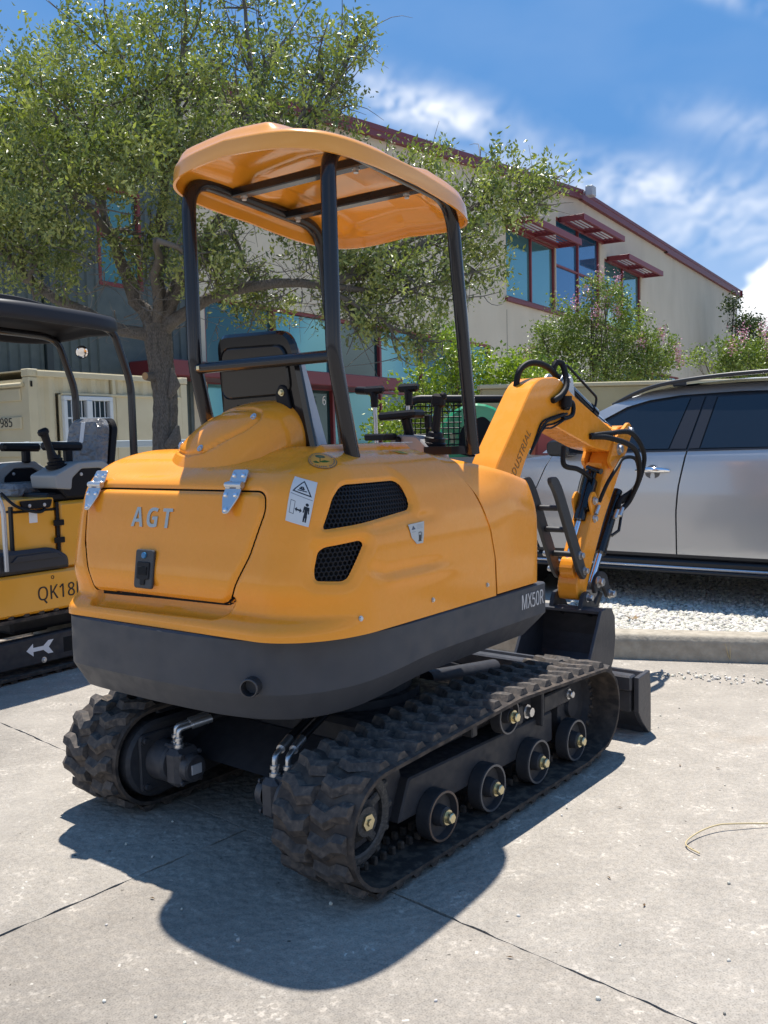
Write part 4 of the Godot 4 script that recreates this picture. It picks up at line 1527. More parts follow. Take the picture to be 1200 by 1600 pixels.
	for z in [zc - .085, zc + .085]:
		b = MB.new()
		b.prism(round_poly([Vector2(1.79, .42), Vector2(1.83, .50), Vector2(1.90, .51), Vector2(1.98, .42), Vector2(2.07, .33), Vector2(2.03, .27), Vector2(1.94, .36)], .025, 3), z - .012, z + .012, .003)
		part("hanger_plate", b, M.steel_dark, bk)
	b = MB.new()
	b.lathe(Vector3(1.70, .12, zc + .2205), Vector3.BACK, [[0.0, 0.0], [0.0, .016], [.003, .016], [.003, 0.0]], 14)
	part("drain_hole", b, M.dark_hole, bk)
	# lamp and its wires at the bend of the boom
	b = MB.new()
	b.cyl(Vector3(1.60, 1.50, zc + .11), Vector3(1.60, 1.555, zc + .11), .030, -1, 16)
	b.box(Vector3(1.64, 1.52, zc + .09), Vector3(.06, .07, .03), .008)
	b.tube(spline([Vector3(1.63, 1.54, zc + .09), Vector3(1.70, 1.52, zc + .10), Vector3(1.69, 1.46, zc + .10), Vector3(1.60, 1.44, zc + .09)], 6), .012, 8)
	part("work_lamp", b, M.black, ex)
	for k in 5:
		b = MB.new()
		var o := Vector3(rng.randf_range(-.02, .02), rng.randf_range(-.02, .02), rng.randf_range(-.006, .012))
		b.tube(spline([Vector3(1.62, 1.45, zc + .095) + o, Vector3(1.50, 1.415, zc + .08) + o * 1.6, Vector3(1.40, 1.40, zc + .08) + o, Vector3(1.33, 1.33, zc + .076) + o * .5, Vector3(1.27, 1.27, zc + .074)], 6), .005, 6)
		part("wire", b, M.hose, bm)
	# hoses: over the shoulder, and loops round the elbow
	var H := [
		[[Vector3(1.33, 1.60, zc - .03), Vector3(1.35, 1.68, zc - .02), Vector3(1.44, 1.722, zc), Vector3(1.58, 1.705, zc + .02), Vector3(1.72, 1.63, zc + .03)], .0145],
		[[Vector3(1.66, 1.735, zc + .03), Vector3(1.69, 1.72, zc + .05), Vector3(1.66, 1.62, zc + .085), Vector3(1.58, 1.56, zc + .095), Vector3(1.50, 1.53, zc + .085)], .0145],
		[[Vector3(1.66, 1.735, zc + .03), Vector3(1.64, 1.69, zc + .02), Vector3(1.72, 1.64, zc + .02)], .0145],
		[[Vector3(1.96, 1.35, zc + .08), Vector3(2.10, 1.36, zc + .12), Vector3(2.38, 1.36, zc + .15), Vector3(2.55, 1.22, zc + .16), Vector3(2.50, 1.05, zc + .13), Vector3(2.40, .98, zc + .08), Vector3(2.34, .93, zc + .08)], .0135],
		[[Vector3(1.96, 1.345, zc + .08), Vector3(2.10, 1.335, zc + .14), Vector3(2.32, 1.27, zc + .19), Vector3(2.42, 1.12, zc + .18), Vector3(2.44, .98, zc + .12), Vector3(2.38, .92, zc + .09)], .014],
		[[Vector3(2.10, .98, zc + .07), Vector3(2.14, 1.08, zc + .10), Vector3(2.22, 1.16, zc + .12), Vector3(2.34, 1.22, zc + .12), Vector3(2.48, 1.20, zc + .14), Vector3(2.52, 1.06, zc + .13), Vector3(2.40, .97, zc + .08)], .011],
		[[Vector3(2.56, 1.20, zc + .12), Vector3(2.60, 1.12, zc + .12), Vector3(2.52, 1.02, zc + .11), Vector3(2.40, .96, zc + .08)], .013],
		[[Vector3(1.80, 1.30, zc + .0), Vector3(1.80, 1.20, zc + .0), Vector3(1.95, 1.17, zc + .01), Vector3(2.08, 1.13, zc + .01), Vector3(2.14, 1.10, zc + .01)], .013],
		[[Vector3(2.33, 1.24, zc - .09), Vector3(2.28, 1.14, zc - .10), Vector3(2.20, 1.06, zc - .09), Vector3(2.12, .99, zc - .07)], .011],
	]
	for h in H:
		b = MB.new()
		b.tube(spline(h[0], 9), h[1], 10)
		# spiral guard: raised rings along the hose
		var pts := spline(h[0], 14)
		if h[1] > .0125:
			for i in range(2, pts.size() - 2, 1):
				var d: Vector3 = (pts[i + 1] - pts[i]).normalized()
				b.lathe(pts[i], d, [[-.004, h[1] * .98], [0.0, h[1] * 1.16], [.004, h[1] * .98]], 8, true)
		part("hydraulic_hose", b, M.hose, ex)
	for q in [Vector3(2.31, .92, zc + .09), Vector3(2.36, .93, zc + .10), Vector3(2.09, .96, zc + .07)]:
		b = MB.new()
		b.cyl(q, q + Vector3(-.035, -.045, 0), .013, -1, 6)
		part("hose_fitting", b, M.zinc, ex)

func build_excavator():
	M.blade = noisy(mat(.04, .04, .045, .42), .012, Color(.030, .031, .037), Color(.06, .06, .066), 2.2, 25, 512, 1.0)
	M.steel_thumb = mat(.035, .035, .036, .5)
	var ex := thing("mini_excavator", "large orange mini excavator with orange canopy roof and raised boom, nearest in the yard", "excavator", EX_AT, EX_TURN)
	build_undercarriage(ex)
	build_counterweight(ex)
	build_hood(ex)
	build_side_panel(ex)
	build_hump(ex)
	build_canopy(ex)
	build_controls(ex)
	build_front(ex)
	build_decals(ex)
# ================================================================ the ground
func jitter_edge(a: Vector2, b: Vector2, step: float, amp: float) -> Array:
	var n := maxi(1, int(a.distance_to(b) / step))
	var d := (b - a).normalized()
	var o := Vector2(-d.y, d.x)
	var out := []
	for k in n:
		var w := 0.0 if k == 0 else rng.randf_range(-amp, amp)
		out.append(a.lerp(b, float(k) / n) + o * w)
	return out

func slab(called: String, outline: Array, m: Material, parent: Node):
	# [point, step, amplitude] per edge; a flat top with upright sides
	var pts := []
	for i in outline.size():
		var e = outline[i]
		pts.append_array(jitter_edge(e[0], outline[(i + 1) % outline.size()][0], e[1], e[2]))
	var p := PackedVector2Array(pts)
	var tri := Geometry2D.triangulate_polygon(p)
	var b := MB.new()
	b.sm(-1)
	var v := func(q: Vector2, y: float) -> Vector3: return Vector3(q.x, y, q.y)
	for i in range(0, tri.size(), 3):
		var a := p[tri[i]]
		var c := p[tri[i + 1]]
		var d := p[tri[i + 2]]
		if (c - a).cross(d - a) > 0:
			var s := c; c = d; d = s
		for q in [a, d, c]:
			b.st.set_uv(q / 3.1)
			b.st.set_uv2(q / 14.0)
			b.st.add_vertex(v.call(q, 0.0))
	for i in p.size():
		var a := p[i]
		var c := p[(i + 1) % p.size()]
		for q in [[a, 0.0], [c, 0.0], [c, -.02], [a, 0.0], [c, -.02], [a, -.02]]:
			b.st.set_uv(q[0] / 3.1)
			b.st.set_uv2(q[0] / 14.0)
			b.st.add_vertex(v.call(q[0], q[1]))
	return struct(called, b, m, parent)

func concrete_image() -> Image:
	# one fine tile, 3.1 m across: grain, pores, scuffs, chips
	var w := 2048
	var mid := noise(1.0, 4, 42)
	mid.frequency = 0.009
	var fine := noise(1.0, 2, 43)
	fine.frequency = 0.22
	var grain := noise(1.0, 3, 45)
	grain.frequency = 0.06
	var A := grain.get_seamless_image(w, w, false, false, 0.1, false).get_data()
	var B := mid.get_seamless_image(w, w, false, false, 0.1, false).get_data()
	var C := fine.get_seamless_image(w, w, false, false, 0.1, false).get_data()
	var out := PackedByteArray()
	out.resize(w * w * 3)
	var r := RandomNumberGenerator.new()
	r.seed = 4
	for i in w * w:
		var a := A[i] - 128
		var b := B[i] - 128
		var c := C[i] - 128
		var v := 164.0 + a * 0.10 + b * 0.08 + c * 0.11
		if b > 30 and a > 20: v += (b - 30) * 0.5
		if c < -52: v -= 14.0
		out[i * 3] = clampi(int(v), 0, 255)
		out[i * 3 + 1] = clampi(int(v * 0.953), 0, 255)
		out[i * 3 + 2] = clampi(int(v * 0.885), 0, 255)
	var im := Image.create_from_data(w, w, false, Image.FORMAT_RGB8, out)
	for k in 1700:
		var x := r.randf() * w
		var y := r.randf() * w
		if B[int(y) * w + int(x)] < 120 and r.randf() < .75: continue
		var ang := r.randf() * TAU
		var l := r.randf_range(1.0, 9.0) if r.randf() < .975 else r.randf_range(30, 150)
		var wd := 1 if l > 10 or r.randf() < .4 else 2 + int(r.randf() * 2.4)
		var br := r.randf_range(.66, .86) if l < 10 else r.randf_range(.62, .68)
		var bend := r.randf_range(-.15, .15)
		var s := 0.0
		while s < l:
			im.fill_rect(Rect2i(int(x) % (w - 4), int(y) % (w - 4), wd, wd), Color(br, br * .97, br * .91))
			x = fposmod(x + cos(ang), w); y = fposmod(y + sin(ang), w)
			ang += bend
			s += 1.0
	for k in 150:
		var g := r.randf_range(.2, .4)
		im.fill_rect(Rect2i(r.randi() % (w - 6), r.randi() % (w - 6), r.randi_range(2, 6), r.randi_range(1, 4)), Color(g, g * .95, g * .85))
	return im

func stain_image() -> Image:
	# broad dampness, tyre polish and rust, 14 m across
	var w := 1024
	var big := noise(1.0, 5, 41)
	big.frequency = 0.004
	var streak := noise(1.0, 4, 46)
	streak.frequency = 0.012
	var A := big.get_seamless_image(w, w, false, false, 0.1, false).get_data()
	var B := streak.get_seamless_image(w, w, false, false, 0.1, false).get_data()
	var out := PackedByteArray()
	out.resize(w * w * 3)
	for i in w * w:
		var a := A[i] - 128
		var b := B[i] - 128
		var v := 240.0 + a * 0.12 + b * 0.07
		if a < -30: v += (a + 30) * 0.35
		var rust := maxf(0.0, b - 46) * (0.6 if a > 12 else 0.0)
		out[i * 3] = clampi(int(v), 0, 255)
		out[i * 3 + 1] = clampi(int(v - rust * 0.5), 0, 255)
		out[i * 3 + 2] = clampi(int(v - rust), 0, 255)
	return Image.create_from_data(w, w, false, Image.FORMAT_RGB8, out)

func build_ground():
	var b := MB.new()
	b.quv(Vector3(-400, -.03, 60), Vector3(400, -.03, 60), Vector3(400, -.03, -500), Vector3(-400, -.03, -500), Vector2(0, 0), Vector2(1, 0), Vector2(1, 1), Vector2(0, 1))
	struct("ground", b, noisy(mat(.1, .09, .08, .95), .02, Color(.05, .045, .04), Color(.11, .10, .085), .5, 51, 256))
	M.concrete = mat(1, 1, 1, .86)
	M.concrete.albedo_color = Color.WHITE
	M.concrete.albedo_texture = ImageTexture.create_from_image(concrete_image())
	M.concrete.detail_enabled = true
	M.concrete.detail_blend_mode = BaseMaterial3D.BLEND_MODE_MUL
	M.concrete.detail_uv_layer = BaseMaterial3D.DETAIL_UV_2
	M.concrete.detail_albedo = ImageTexture.create_from_image(stain_image())
	M.concrete.normal_enabled = true
	var nt := NoiseTexture2D.new()
	nt.width = 1024; nt.height = 1024; nt.seamless = true
	nt.noise = noise(.05, 5, 44)
	nt.as_normal_map = true
	nt.bump_strength = 2.2
	M.concrete.normal_texture = nt
	M.concrete.metallic_specular = .35
	var older: StandardMaterial3D = M.concrete.duplicate()
	older.albedo_color = Color(.975, .97, .965)
	var yard := Node3D.new()
	yard.name = "concrete_yard"
	add_child(yard)
	yard.set_meta("kind", "structure")
	# line B runs away to the left, line A meets it at J
	var g := .0035
	var u := Vector2(.727, .687)
	var o := Vector2(.687, -.727) * g
	var J := Vector2(-.509, -3.145)
	var K0 := Vector2(-4.57, -6.985)
	var E := J + u * 7.6
	var far := J + u * 40.0
	slab("concrete_slab", [[K0 + o, .05, .004], [J + o, .04, .004], [E + o, 9, 0], [far + o, 9, 0], [Vector2(45, far.y), 9, 0], [Vector2(45, 5.4), 9, 0]], M.concrete, yard)
	var a := Vector2(-.66, .751)
	var ao := Vector2(-.751, -.66) * g
	slab("concrete_slab", [[J - o + ao, .04, .004], [K0 - o, 9, 0], [Vector2(-40, -24), 9, 0], [Vector2(-40, 27), 9, 0], [J + a * 40 + ao, 50, 0], [J + a * 9 + ao, .04, .004]], M.concrete, yard)
	slab("concrete_slab", [[J - o - ao, .04, .004], [J + a * 9 - ao, 50, 0], [J + a * 40 - ao, 9, 0], [far - o, 50, 0], [E - o, .04, .004]], older, yard)
	# kerb of cast lengths, rounded along its top edge
	M.kerb = noisy(mat(.3, .28, .24, .9), .02, Color(.27, .235, .18), Color(.44, .39, .31), 1.3, 61, 512, 1.5)
	var d := Vector3(.9705, 0, .2411)
	var inn := Vector3(.2411, 0, -.9705)
	var kerb := Node3D.new()
	kerb.name = "kerb"
	add_child(kerb)
	kerb.set_meta("kind", "structure")
	var k0 := Vector3(1.362, 0, -5.502)
	for i in range(-3, 4):
		b = MB.new()
		var T := Transform3D(Basis(inn, Vector3.UP, -d), k0 + d * (i * 2.0))
		b.prism(round_poly([Vector2(.0, -.03), Vector2(.012, .115), Vector2(.03, .150), Vector2(.16, .155), Vector2(.17, -.03)], [0.0, .01, .02, .006, 0.0], 4), -1.992, 0.0, .004, T)
		struct("kerb_length", b, M.kerb, kerb)
	# gravel bed behind the kerb
	M.gravel_base = noisy(mat(.4, .38, .34, .95), .10, Color(.26, .24, .205), Color(.52, .48, .41), 1.6, 71, 1024, 4.0)
	b = MB.new()
	var p0 := k0 - d * 12.0 + inn * .16
	var p1 := k0 + d * 20.0 + inn * .16
	b.q(p0 + Vector3(0, .118, 0), p1 + Vector3(0, .118, 0), p1 + inn * 90 + Vector3(0, .118, 0), p0 + inn * 90 + Vector3(0, .118, 0))
	struct("gravel_bed", b, M.gravel_base)
	var st := MB.new()
	st.sm(0)
	ico(st, Vector3(.5, .36, .42), 3)
	var mm := MultiMesh.new()
	mm.transform_format = MultiMesh.TRANSFORM_3D
	mm.use_colors = true
	mm.mesh = st.mesh()
	var list := []
	for k in 52000:
		var s := pow(rng.randf(), 1.4) * 3.6
		var t := rng.randf_range(-.3, 4.2)
		var q := k0 + d * t + inn * (.17 + s)
		list.append([q, rng.randf_range(.008, .024)])
	# spill on the concrete: a thin drift running along the foot of the kerb
	for k in 200:
		var t := rng.randf_range(.25, 1.5)
		var q := k0 + d * t - inn * (.36 + .10 * (t - .2) + rng.randfn(0, .045))
		list.append([Vector3(q.x, -.116, q.z), rng.randf_range(.005, .016) * (1.0 if rng.randf() < .5 else .6)])
	for k in 90:
		var q := Vector3(rng.randf_range(-2.2, 2.2), -.117, rng.randf_range(-4.8, -1.9))
		list.append([q, rng.randf_range(.004, .008)])
	mm.instance_count = list.size()
	for i in list.size():
		var q: Vector3 = list[i][0]
		var r: float = list[i][1]
		var B := Basis.from_euler(Vector3(rng.randf() * 6, rng.randf() * 6, rng.randf() * 6)).scaled(Vector3.ONE * r)
		mm.set_instance_transform(i, Transform3D(B, q + Vector3(0, .118 + r * rng.randf_range(.0, .35), 0)))
		var c := rng.randf_range(.40, .66)
		if rng.randf() < .12: c *= .5
		mm.set_instance_color(i, Color(c, c * rng.randf_range(.92, .97), c * rng.randf_range(.76, .88)))
	var gm := mat(1, 1, 1, .85)
	gm.albedo_color = Color.WHITE
	gm.vertex_color_use_as_albedo = true
	var o2 := MultiMeshInstance3D.new()
	o2.multimesh = mm
	o2.material_override = gm
	o2.name = "gravel"
	add_child(o2)
	tag(o2, "loose pale gravel stones behind the kerb and spilled before it", "gravel")
	o2.set_meta("kind", "stuff")

func ico(b: MB, s: Vector3, sd: int):
	var r := RandomNumberGenerator.new()
	r.seed = sd
	var f := (1 + sqrt(5.0)) / 2
	var v := []
	for p in [Vector3(-1, f, 0), Vector3(1, f, 0), Vector3(-1, -f, 0), Vector3(1, -f, 0), Vector3(0, -1, f), Vector3(0, 1, f), Vector3(0, -1, -f), Vector3(0, 1, -f), Vector3(f, 0, -1), Vector3(f, 0, 1), Vector3(-f, 0, -1), Vector3(-f, 0, 1)]:
		v.append(p.normalized() * 2.0 * s * r.randf_range(.8, 1.15))
	for t in [[0, 11, 5], [0, 5, 1], [0, 1, 7], [0, 7, 10], [0, 10, 11], [1, 5, 9], [5, 11, 4], [11, 10, 2], [10, 7, 6], [7, 1, 8], [3, 9, 4], [3, 4, 2], [3, 2, 6], [3, 6, 8], [3, 8, 9], [4, 9, 5], [2, 4, 11], [6, 2, 10], [8, 6, 7], [9, 8, 1]]:
		b.t(v[t[0]], v[t[1]], v[t[2]])

# ================================================================ buildings behind
const BS := 1.133
const B_AT := Vector3(28.26, 0, -73.53)
const B_TURN := 1.01307

func bp(x: float, y: float) -> Vector2: return Vector2(x * BS, 1.35 + (y - 1.35) * BS)

# a wall in the plane z = 0 with rectangular holes, top following a line of points
func holed_wall(b: MB, top: Array, holes: Array, depth: float):
	var xs := []
	for t in top: xs.append(t.x)
	for h in holes:
		xs.append(h[0]); xs.append(h[1])
	xs.sort()
	var ty := func(x: float) -> float:
		for i in top.size() - 1:
			if x <= top[i + 1].x: return lerpf(top[i].y, top[i + 1].y, (x - top[i].x) / (top[i + 1].x - top[i].x))
		return top[-1].y
	for i in xs.size() - 1:
		var a: float = xs[i]
		var c: float = xs[i + 1]
		if c - a < 1e-5: continue
		var m := (a + c) / 2
		var cuts := []
		for h in holes:
			if h[0] < m and h[1] > m: cuts.append([h[2], h[3]])
		cuts.sort()
		var y := 0.0
		for q in cuts:
			b.q(Vector3(a, y, 0), Vector3(c, y, 0), Vector3(c, q[0], 0), Vector3(a, q[0], 0))
			y = q[1]
		b.q(Vector3(a, y, 0), Vector3(c, y, 0), Vector3(c, ty.call(c), 0), Vector3(a, ty.call(a), 0))
	for h in holes:
		b.q(Vector3(h[0], h[2], 0), Vector3(h[1], h[2], 0), Vector3(h[1], h[2], -depth), Vector3(h[0], h[2], -depth))
		b.q(Vector3(h[0], h[3], -depth), Vector3(h[1], h[3], -depth), Vector3(h[1], h[3], 0), Vector3(h[0], h[3], 0))
		b.q(Vector3(h[0], h[2], -depth), Vector3(h[0], h[3], -depth), Vector3(h[0], h[3], 0), Vector3(h[0], h[2], 0))
		b.q(Vector3(h[1], h[2], 0), Vector3(h[1], h[3], 0), Vector3(h[1], h[3], -depth), Vector3(h[1], h[2], -depth))

func window(parent: Node, x0: float, x1: float, y0: float, y1: float, cols: int, rows: int, glass: Array, frame: Material, z := -.12, fw := .09):
	# frame as a part, panes and bars as its pieces
	var b := MB.new()
	b.box(Vector3((x0 + x1) / 2, y0 + fw / 2, z), Vector3(x1 - x0, fw, .14), .01)
	b.box(Vector3((x0 + x1) / 2, y1 - fw / 2, z), Vector3(x1 - x0, fw, .14), .01)
	b.box(Vector3(x0 + fw / 2, (y0 + y1) / 2, z), Vector3(fw, y1 - y0 - 2 * fw, .138), .01)
	b.box(Vector3(x1 - fw / 2, (y0 + y1) / 2, z), Vector3(fw, y1 - y0 - 2 * fw, .138), .01)
	var w := part("window", b, frame, parent)
	var cw := (x1 - x0 - 2 * fw) / cols
	var rh := (y1 - y0 - 2 * fw) / rows
	for i in cols:
		for j in rows:
			b = MB.new()
			var ax := x0 + fw + i * cw
			var ay := y0 + fw + j * rh
			b.box(Vector3(ax + cw / 2, ay + rh / 2, z - .02 - .003 * ((i * 7 + j * 3) % 4)), Vector3(cw - .02, rh - .02, .02), .002, Basis(Vector3.UP, .004 * ((i * 5 + j) % 3 - 1)))
			part("pane", b, glass[(i * 3 + j * 5) % glass.size()], w)
	for i in range(1, cols):
		b = MB.new()
		b.box(Vector3(x0 + fw + i * cw, (y0 + y1) / 2, z + .01), Vector3(.11, y1 - y0 - 2 * fw, .15), .01)
		part("mullion", b, frame, w)
	for j in range(1, rows):
		b = MB.new()
		b.box(Vector3((x0 + x1) / 2, y0 + fw + j * rh, z + .006), Vector3(x1 - x0 - 2 * fw, .09, .13), .01)
		part("transom", b, frame, w)

func build_buildings():
	var beige := noisy(mat(.5, .47, .40, .9), .008, Color(.57, .49, .36), Color(.67, .58, .435), .12, 81, 512, .6)
	beige.uv1_scale = Vector3(.18, .06, .18)
	var red := mat(.16, .022, .026, .5)
	var red2 := mat(.20, .03, .035, .5)
	var teal := [mat(.10, .30, .33, .08, .5), mat(.085, .27, .31, .08, .5), mat(.12, .32, .34, .1, .45)]
	var blue := [mat(.045, .17, .32, .06, .5), mat(.05, .20, .34, .06, .5)]
	var dark := [mat(.02, .06, .065, .06, .4), mat(.03, .10, .11, .06, .4)]
	var T := thing("office_building", "beige stucco office building with dark red roof edge and teal windows", "building", B_AT, B_TURN)
	var top := []
	for q in [[-54.3, 8.62], [-53.5, 8.75], [-47.67, 9.456], [-43.07, 9.945], [-37, 10.62], [-31.76, 11.149], [-19, 11.12], [-.228, 11.089]]: top.append(bp(q[0], q[1]))
	var H := []
	var add := func(x0, x1, y0, y1):
		var a := bp(x0, y0)
		var c := bp(x1, y1)
		H.append([a.x, c.x, a.y, c.y])
	add.call(-38.9, -34.33, 6.15, 8.55)
	add.call(-34.27, -29.2, 6.15, 9.72)
	add.call(-28.6, -23.2, 6.15, 9.02)
	add.call(-53.9, -40.2, .9, 4.42)
	add.call(-26.0, -16.0, 1.0, 4.45)
	var b := MB.new()
	holed_wall(b, top, H, .3)
	# left and right ends and back keep the block solid
	var l: Vector2 = top[0]
	var r: Vector2 = top[-1]
	b.q(Vector3(l.x, 0, -18), Vector3(l.x, 0, 0), Vector3(l.x, l.y, 0), Vector3(l.x, l.y, -18))
	b.q(Vector3(r.x, 0, 0), Vector3(r.x, 0, -18), Vector3(r.x, r.y, -18), Vector3(r.x, r.y, 0))
	b.q(Vector3(r.x, 0, -18), Vector3(l.x, 0, -18), Vector3(l.x, l.y, -18), Vector3(r.x, r.y, -18))
	for i in top.size() - 1:
		b.q(Vector3(top[i].x, top[i].y, 0), Vector3(top[i + 1].x, top[i + 1].y, 0), Vector3(top[i + 1].x, top[i + 1].y, -18), Vector3(top[i].x, top[i].y, -18))
	part("wall", b, beige, T)
	var room := MB.new()
	for h in H: room.box(Vector3((h[0] + h[1]) / 2, (h[2] + h[3]) / 2, -.42), Vector3(h[1] - h[0] + .2, h[3] - h[2] + .2, .1), 0)
	part("dark_interior", room, M.dark_hole, T)
	b = MB.new()
	for i in top.size() - 1:
		var a := Vector3(top[i].x, top[i].y, .0)
		var c := Vector3(top[i + 1].x, top[i + 1].y, .0)
		if i == top.size() - 2: c += Vector3(.35, 0, 0)
		var dn := Vector3(0, -lerpf(.27, .50, clampf((a.x + 55.0) / 45.0, 0, 1)), 0)
		var out := Vector3(0, 0, .20)
		var upv := Vector3(0, .06, 0)
		b.q(a + dn + out, c + dn + out, c + upv + out, a + upv + out)
		b.q(a + upv + out, c + upv + out, c + upv - out * 3, a + upv - out * 3)
		b.q(a + dn, c + dn, c + dn + out, a + dn + out)
		b.q(a + Vector3(0, -.10, .202), c + Vector3(0, -.10, .202), c + Vector3(0, -.08, .225), a + Vector3(0, -.08, .225))
		b.q(a + Vector3(0, -.08, .225), c + Vector3(0, -.08, .225), c + Vector3(0, .07, .225), a + Vector3(0, .07, .225))
	b.q(Vector3(r.x + .35, r.y - .5, .32), Vector3(r.x + .35, r.y - .5, -18), Vector3(r.x + .35, r.y + .06, -18), Vector3(r.x + .35, r.y + .06, .32))
	part("roof_edge", b, red, T)
	window(T, H[0][0], H[0][1], H[0][2], H[0][3], 2, 1, teal, red2)
	window(T, H[1][0], H[1][1], H[1][2], H[1][3], 2, 2, blue, red2)
	window(T, H[2][0], H[2][1], H[2][2], H[2][3], 2, 1, teal, red2)
	window(T, H[3][0], H[3][1], H[3][2], H[3][3], 6, 2, [teal[0], dark[1], teal[1], dark[0]], red2)
	window(T, H[4][0], H[4][1], H[4][2], H[4][3], 4, 2, [dark[1], dark[0], teal[1]], red2)
	# sills
	for k in 3:
		b = MB.new()
		b.box(Vector3((H[k][0] + H[k][1]) / 2, H[k][2] - .09, .04), Vector3(H[k][1] - H[k][0] + .3, .16, .16), .01)
		part("sill", b, red, T)
	# slatted sun shades over the upper windows
	for q in [[-38.95, -34.2, 8.62], [-33.95, -28.9, 9.64], [-28.3, -22.9, 9.02]]:
		var a := bp(q[0], q[2])
		var c := bp(q[1], q[2])
		var z1 := 1.08
		b = MB.new()
		b.box(Vector3((a.x + c.x) / 2, a.y, z1), Vector3(c.x - a.x, .26, .12), .01)
		for x in [a.x + .05, c.x - .05, (a.x + c.x) / 2]: b.box(Vector3(x, a.y, z1 / 2), Vector3(.10, .24, z1), .01)
		b.box(Vector3((a.x + c.x) / 2, a.y, .06), Vector3(c.x - a.x, .22, .12), .01)
		var s := part("sun_shade", b, red2, T)
		for k in 5:
			b = MB.new()
			b.box(Vector3((a.x + c.x) / 2, a.y + .02, .2 + k * .19), Vector3(c.x - a.x - .1, .04, .10), .005, Basis(Vector3.RIGHT, .5))
			part("slat", b, red2, s)
	# low entrance canopy
	var a := bp(-56.0, 2.85)
	var c := bp(-47.6, 2.62)
	b = MB.new()
	b.box(Vector3((a.x + c.x) / 2, 2.98, .55), Vector3(c.x - a.x, .34, 1.1), .02)
	part("entrance_canopy", b, red, T)
	var six := part("house_number", text_mesh("6", .34, .01), M.white, T, Transform3D(Basis(), Vector3(bp(-49.8, 0).x, 2.50, .02)))
	six.set_meta("label", "white numeral 6")
	# panel joints
	for x in [-38.9, -29.0, -23.0, -14.0, -8.0]:
		var p := bp(x, 0)
		b = MB.new()
		b.box(Vector3(p.x, 3.2 if x > -38 else 3.2, .004), Vector3(.03, 6.2, .012), 0)
		part("joint", b, mat(.25, .23, .19, .9), T)
	for k in 3:
		b = MB.new()
		b.box(Vector3(-1.2, 9.6 - k * 2.2, .004), Vector3(1.6, .05, .012), 0)
		part("joint", b, mat(.25, .23, .19, .9), T)
	b = MB.new()
	var lt := bp(-31.7, 11.15)
	b.box(Vector3(lt.x, lt.y - .05, .55), Vector3(.5, .45, .35), .03)
	b.box(Vector3(lt.x, lt.y - .05, .35), Vector3(.12, .12, .3), .01)
	part("flood_light", b, mat(.42, .44, .46, .5), T)
	# green sheet-metal shed joined on at the left
	var shed := thing("metal_shed", "dark green ribbed sheet-metal shed behind the shipping container", "building", B_AT, B_TURN)
	var sg := noisy(mat(.05, .07, .07, .55), .02, Color(.050, .068, .066), Color(.085, .105, .098), .4, 91, 512)
	b = MB.new()
	var sx1 := l.x - .02
	var sx0 := sx1 - 14.0
	var wy := bp(0, 6.9).y
	var wx0 := bp(-56.62, 0).x
	var wx1 := bp(-55.55, 0).x
	var wy0 := bp(0, 4.28).y
	var wy1 := bp(0, 6.1).y
	holed_wall(b, [Vector2(sx0, wy), Vector2(sx1, wy)], [[wx0, wx1, wy0, wy1]], .2)
	b.q(Vector3(sx0, wy, 0), Vector3(sx1, wy, 0), Vector3(sx1, wy + .8, -16), Vector3(sx0, wy + .8, -16))
	part("siding", b, sg, shed)
	var rib := MB.new()
	rib.prism([Vector2(-.055, 0), Vector2(.055, 0), Vector2(.03, .035), Vector2(-.03, .035)], 0, wy, .0, Transform3D(Basis(Vector3.RIGHT, Vector3.BACK, Vector3.DOWN), Vector3(0, wy, 0)))
	var ribm := rib.mesh()
	var x := sx1 - .1
	while x > sx0 + 7:
		if x < wx0 - .05 or x > wx1 + .05:
			part("rib", ribm, sg, shed, Transform3D(Basis(), Vector3(x, 0, 0)))
		x -= .235
	b = MB.new()
	b.box(Vector3(bp(-57.82, 0).x, wy / 2, .05), Vector3(.16, wy, .1), .01)
	part("downpipe", b, mat(.02, .03, .03, .5), shed)
	window(shed, wx0, wx1, wy0, wy1, 1, 2, [mat(.06, .17, .17, .1, .4), mat(.08, .2, .2, .1, .4)], mat(.16, .025, .022, .6), -.06)
	# shipping container turned into a site office
	var cream := noisy(mat(.62, .55, .36, .6), .01, Color(.56, .49, .33), Color(.66, .585, .41), .35, 95, 512, .3)
	var K := thing("container_office", "cream shipping container with a barred white window beside the tree trunk", "container", Vector3(-5.476, 0, -14.439), .98756)
	b = MB.new()
	var L := 3.4
	var W := 2.4
	# long side: corrugated above and at the left, a flat panel let in round the window
	var cx := 0.18
	var flip := false
	var prof := [Vector2(.18, 0)]
	while cx < L - .2:
		for q in [[.07, -.035], [.07, -.035], [.07, 0.0], [.07, 0.0]]:
			cx += q[0]
			prof.append(Vector2(cx, q[1]))
	for i in prof.size() - 1:
		var p: Vector2 = prof[i]
		var q: Vector2 = prof[i + 1]
		var lo := 2.24 if q.x > .56 else .16
		b.q(Vector3(p.x, lo, p.y - .03), Vector3(q.x, lo, q.y - .03), Vector3(q.x, 2.5, q.y - .03), Vector3(p.x, 2.5, p.y - .03))
	b.box(Vector3(L / 2, 2.59, -W / 2), Vector3(L - .2, .02, W - .1), 0)
	b.box(Vector3(L - .05, 1.3, -W / 2), Vector3(.06, 2.4, W - .1), 0)
	b.box(Vector3(L / 2, 1.3, -W + .05), Vector3(L - .2, 2.4, .06), 0)
	b.box(Vector3(L / 2, .1, -W / 2), Vector3(L, .14, W), 0)
	part("corrugated_side", b, cream, K)
	b = MB.new()
	var ch := [[.60, 1.60, 1.28, 2.20]]
	var pb := MB.new()
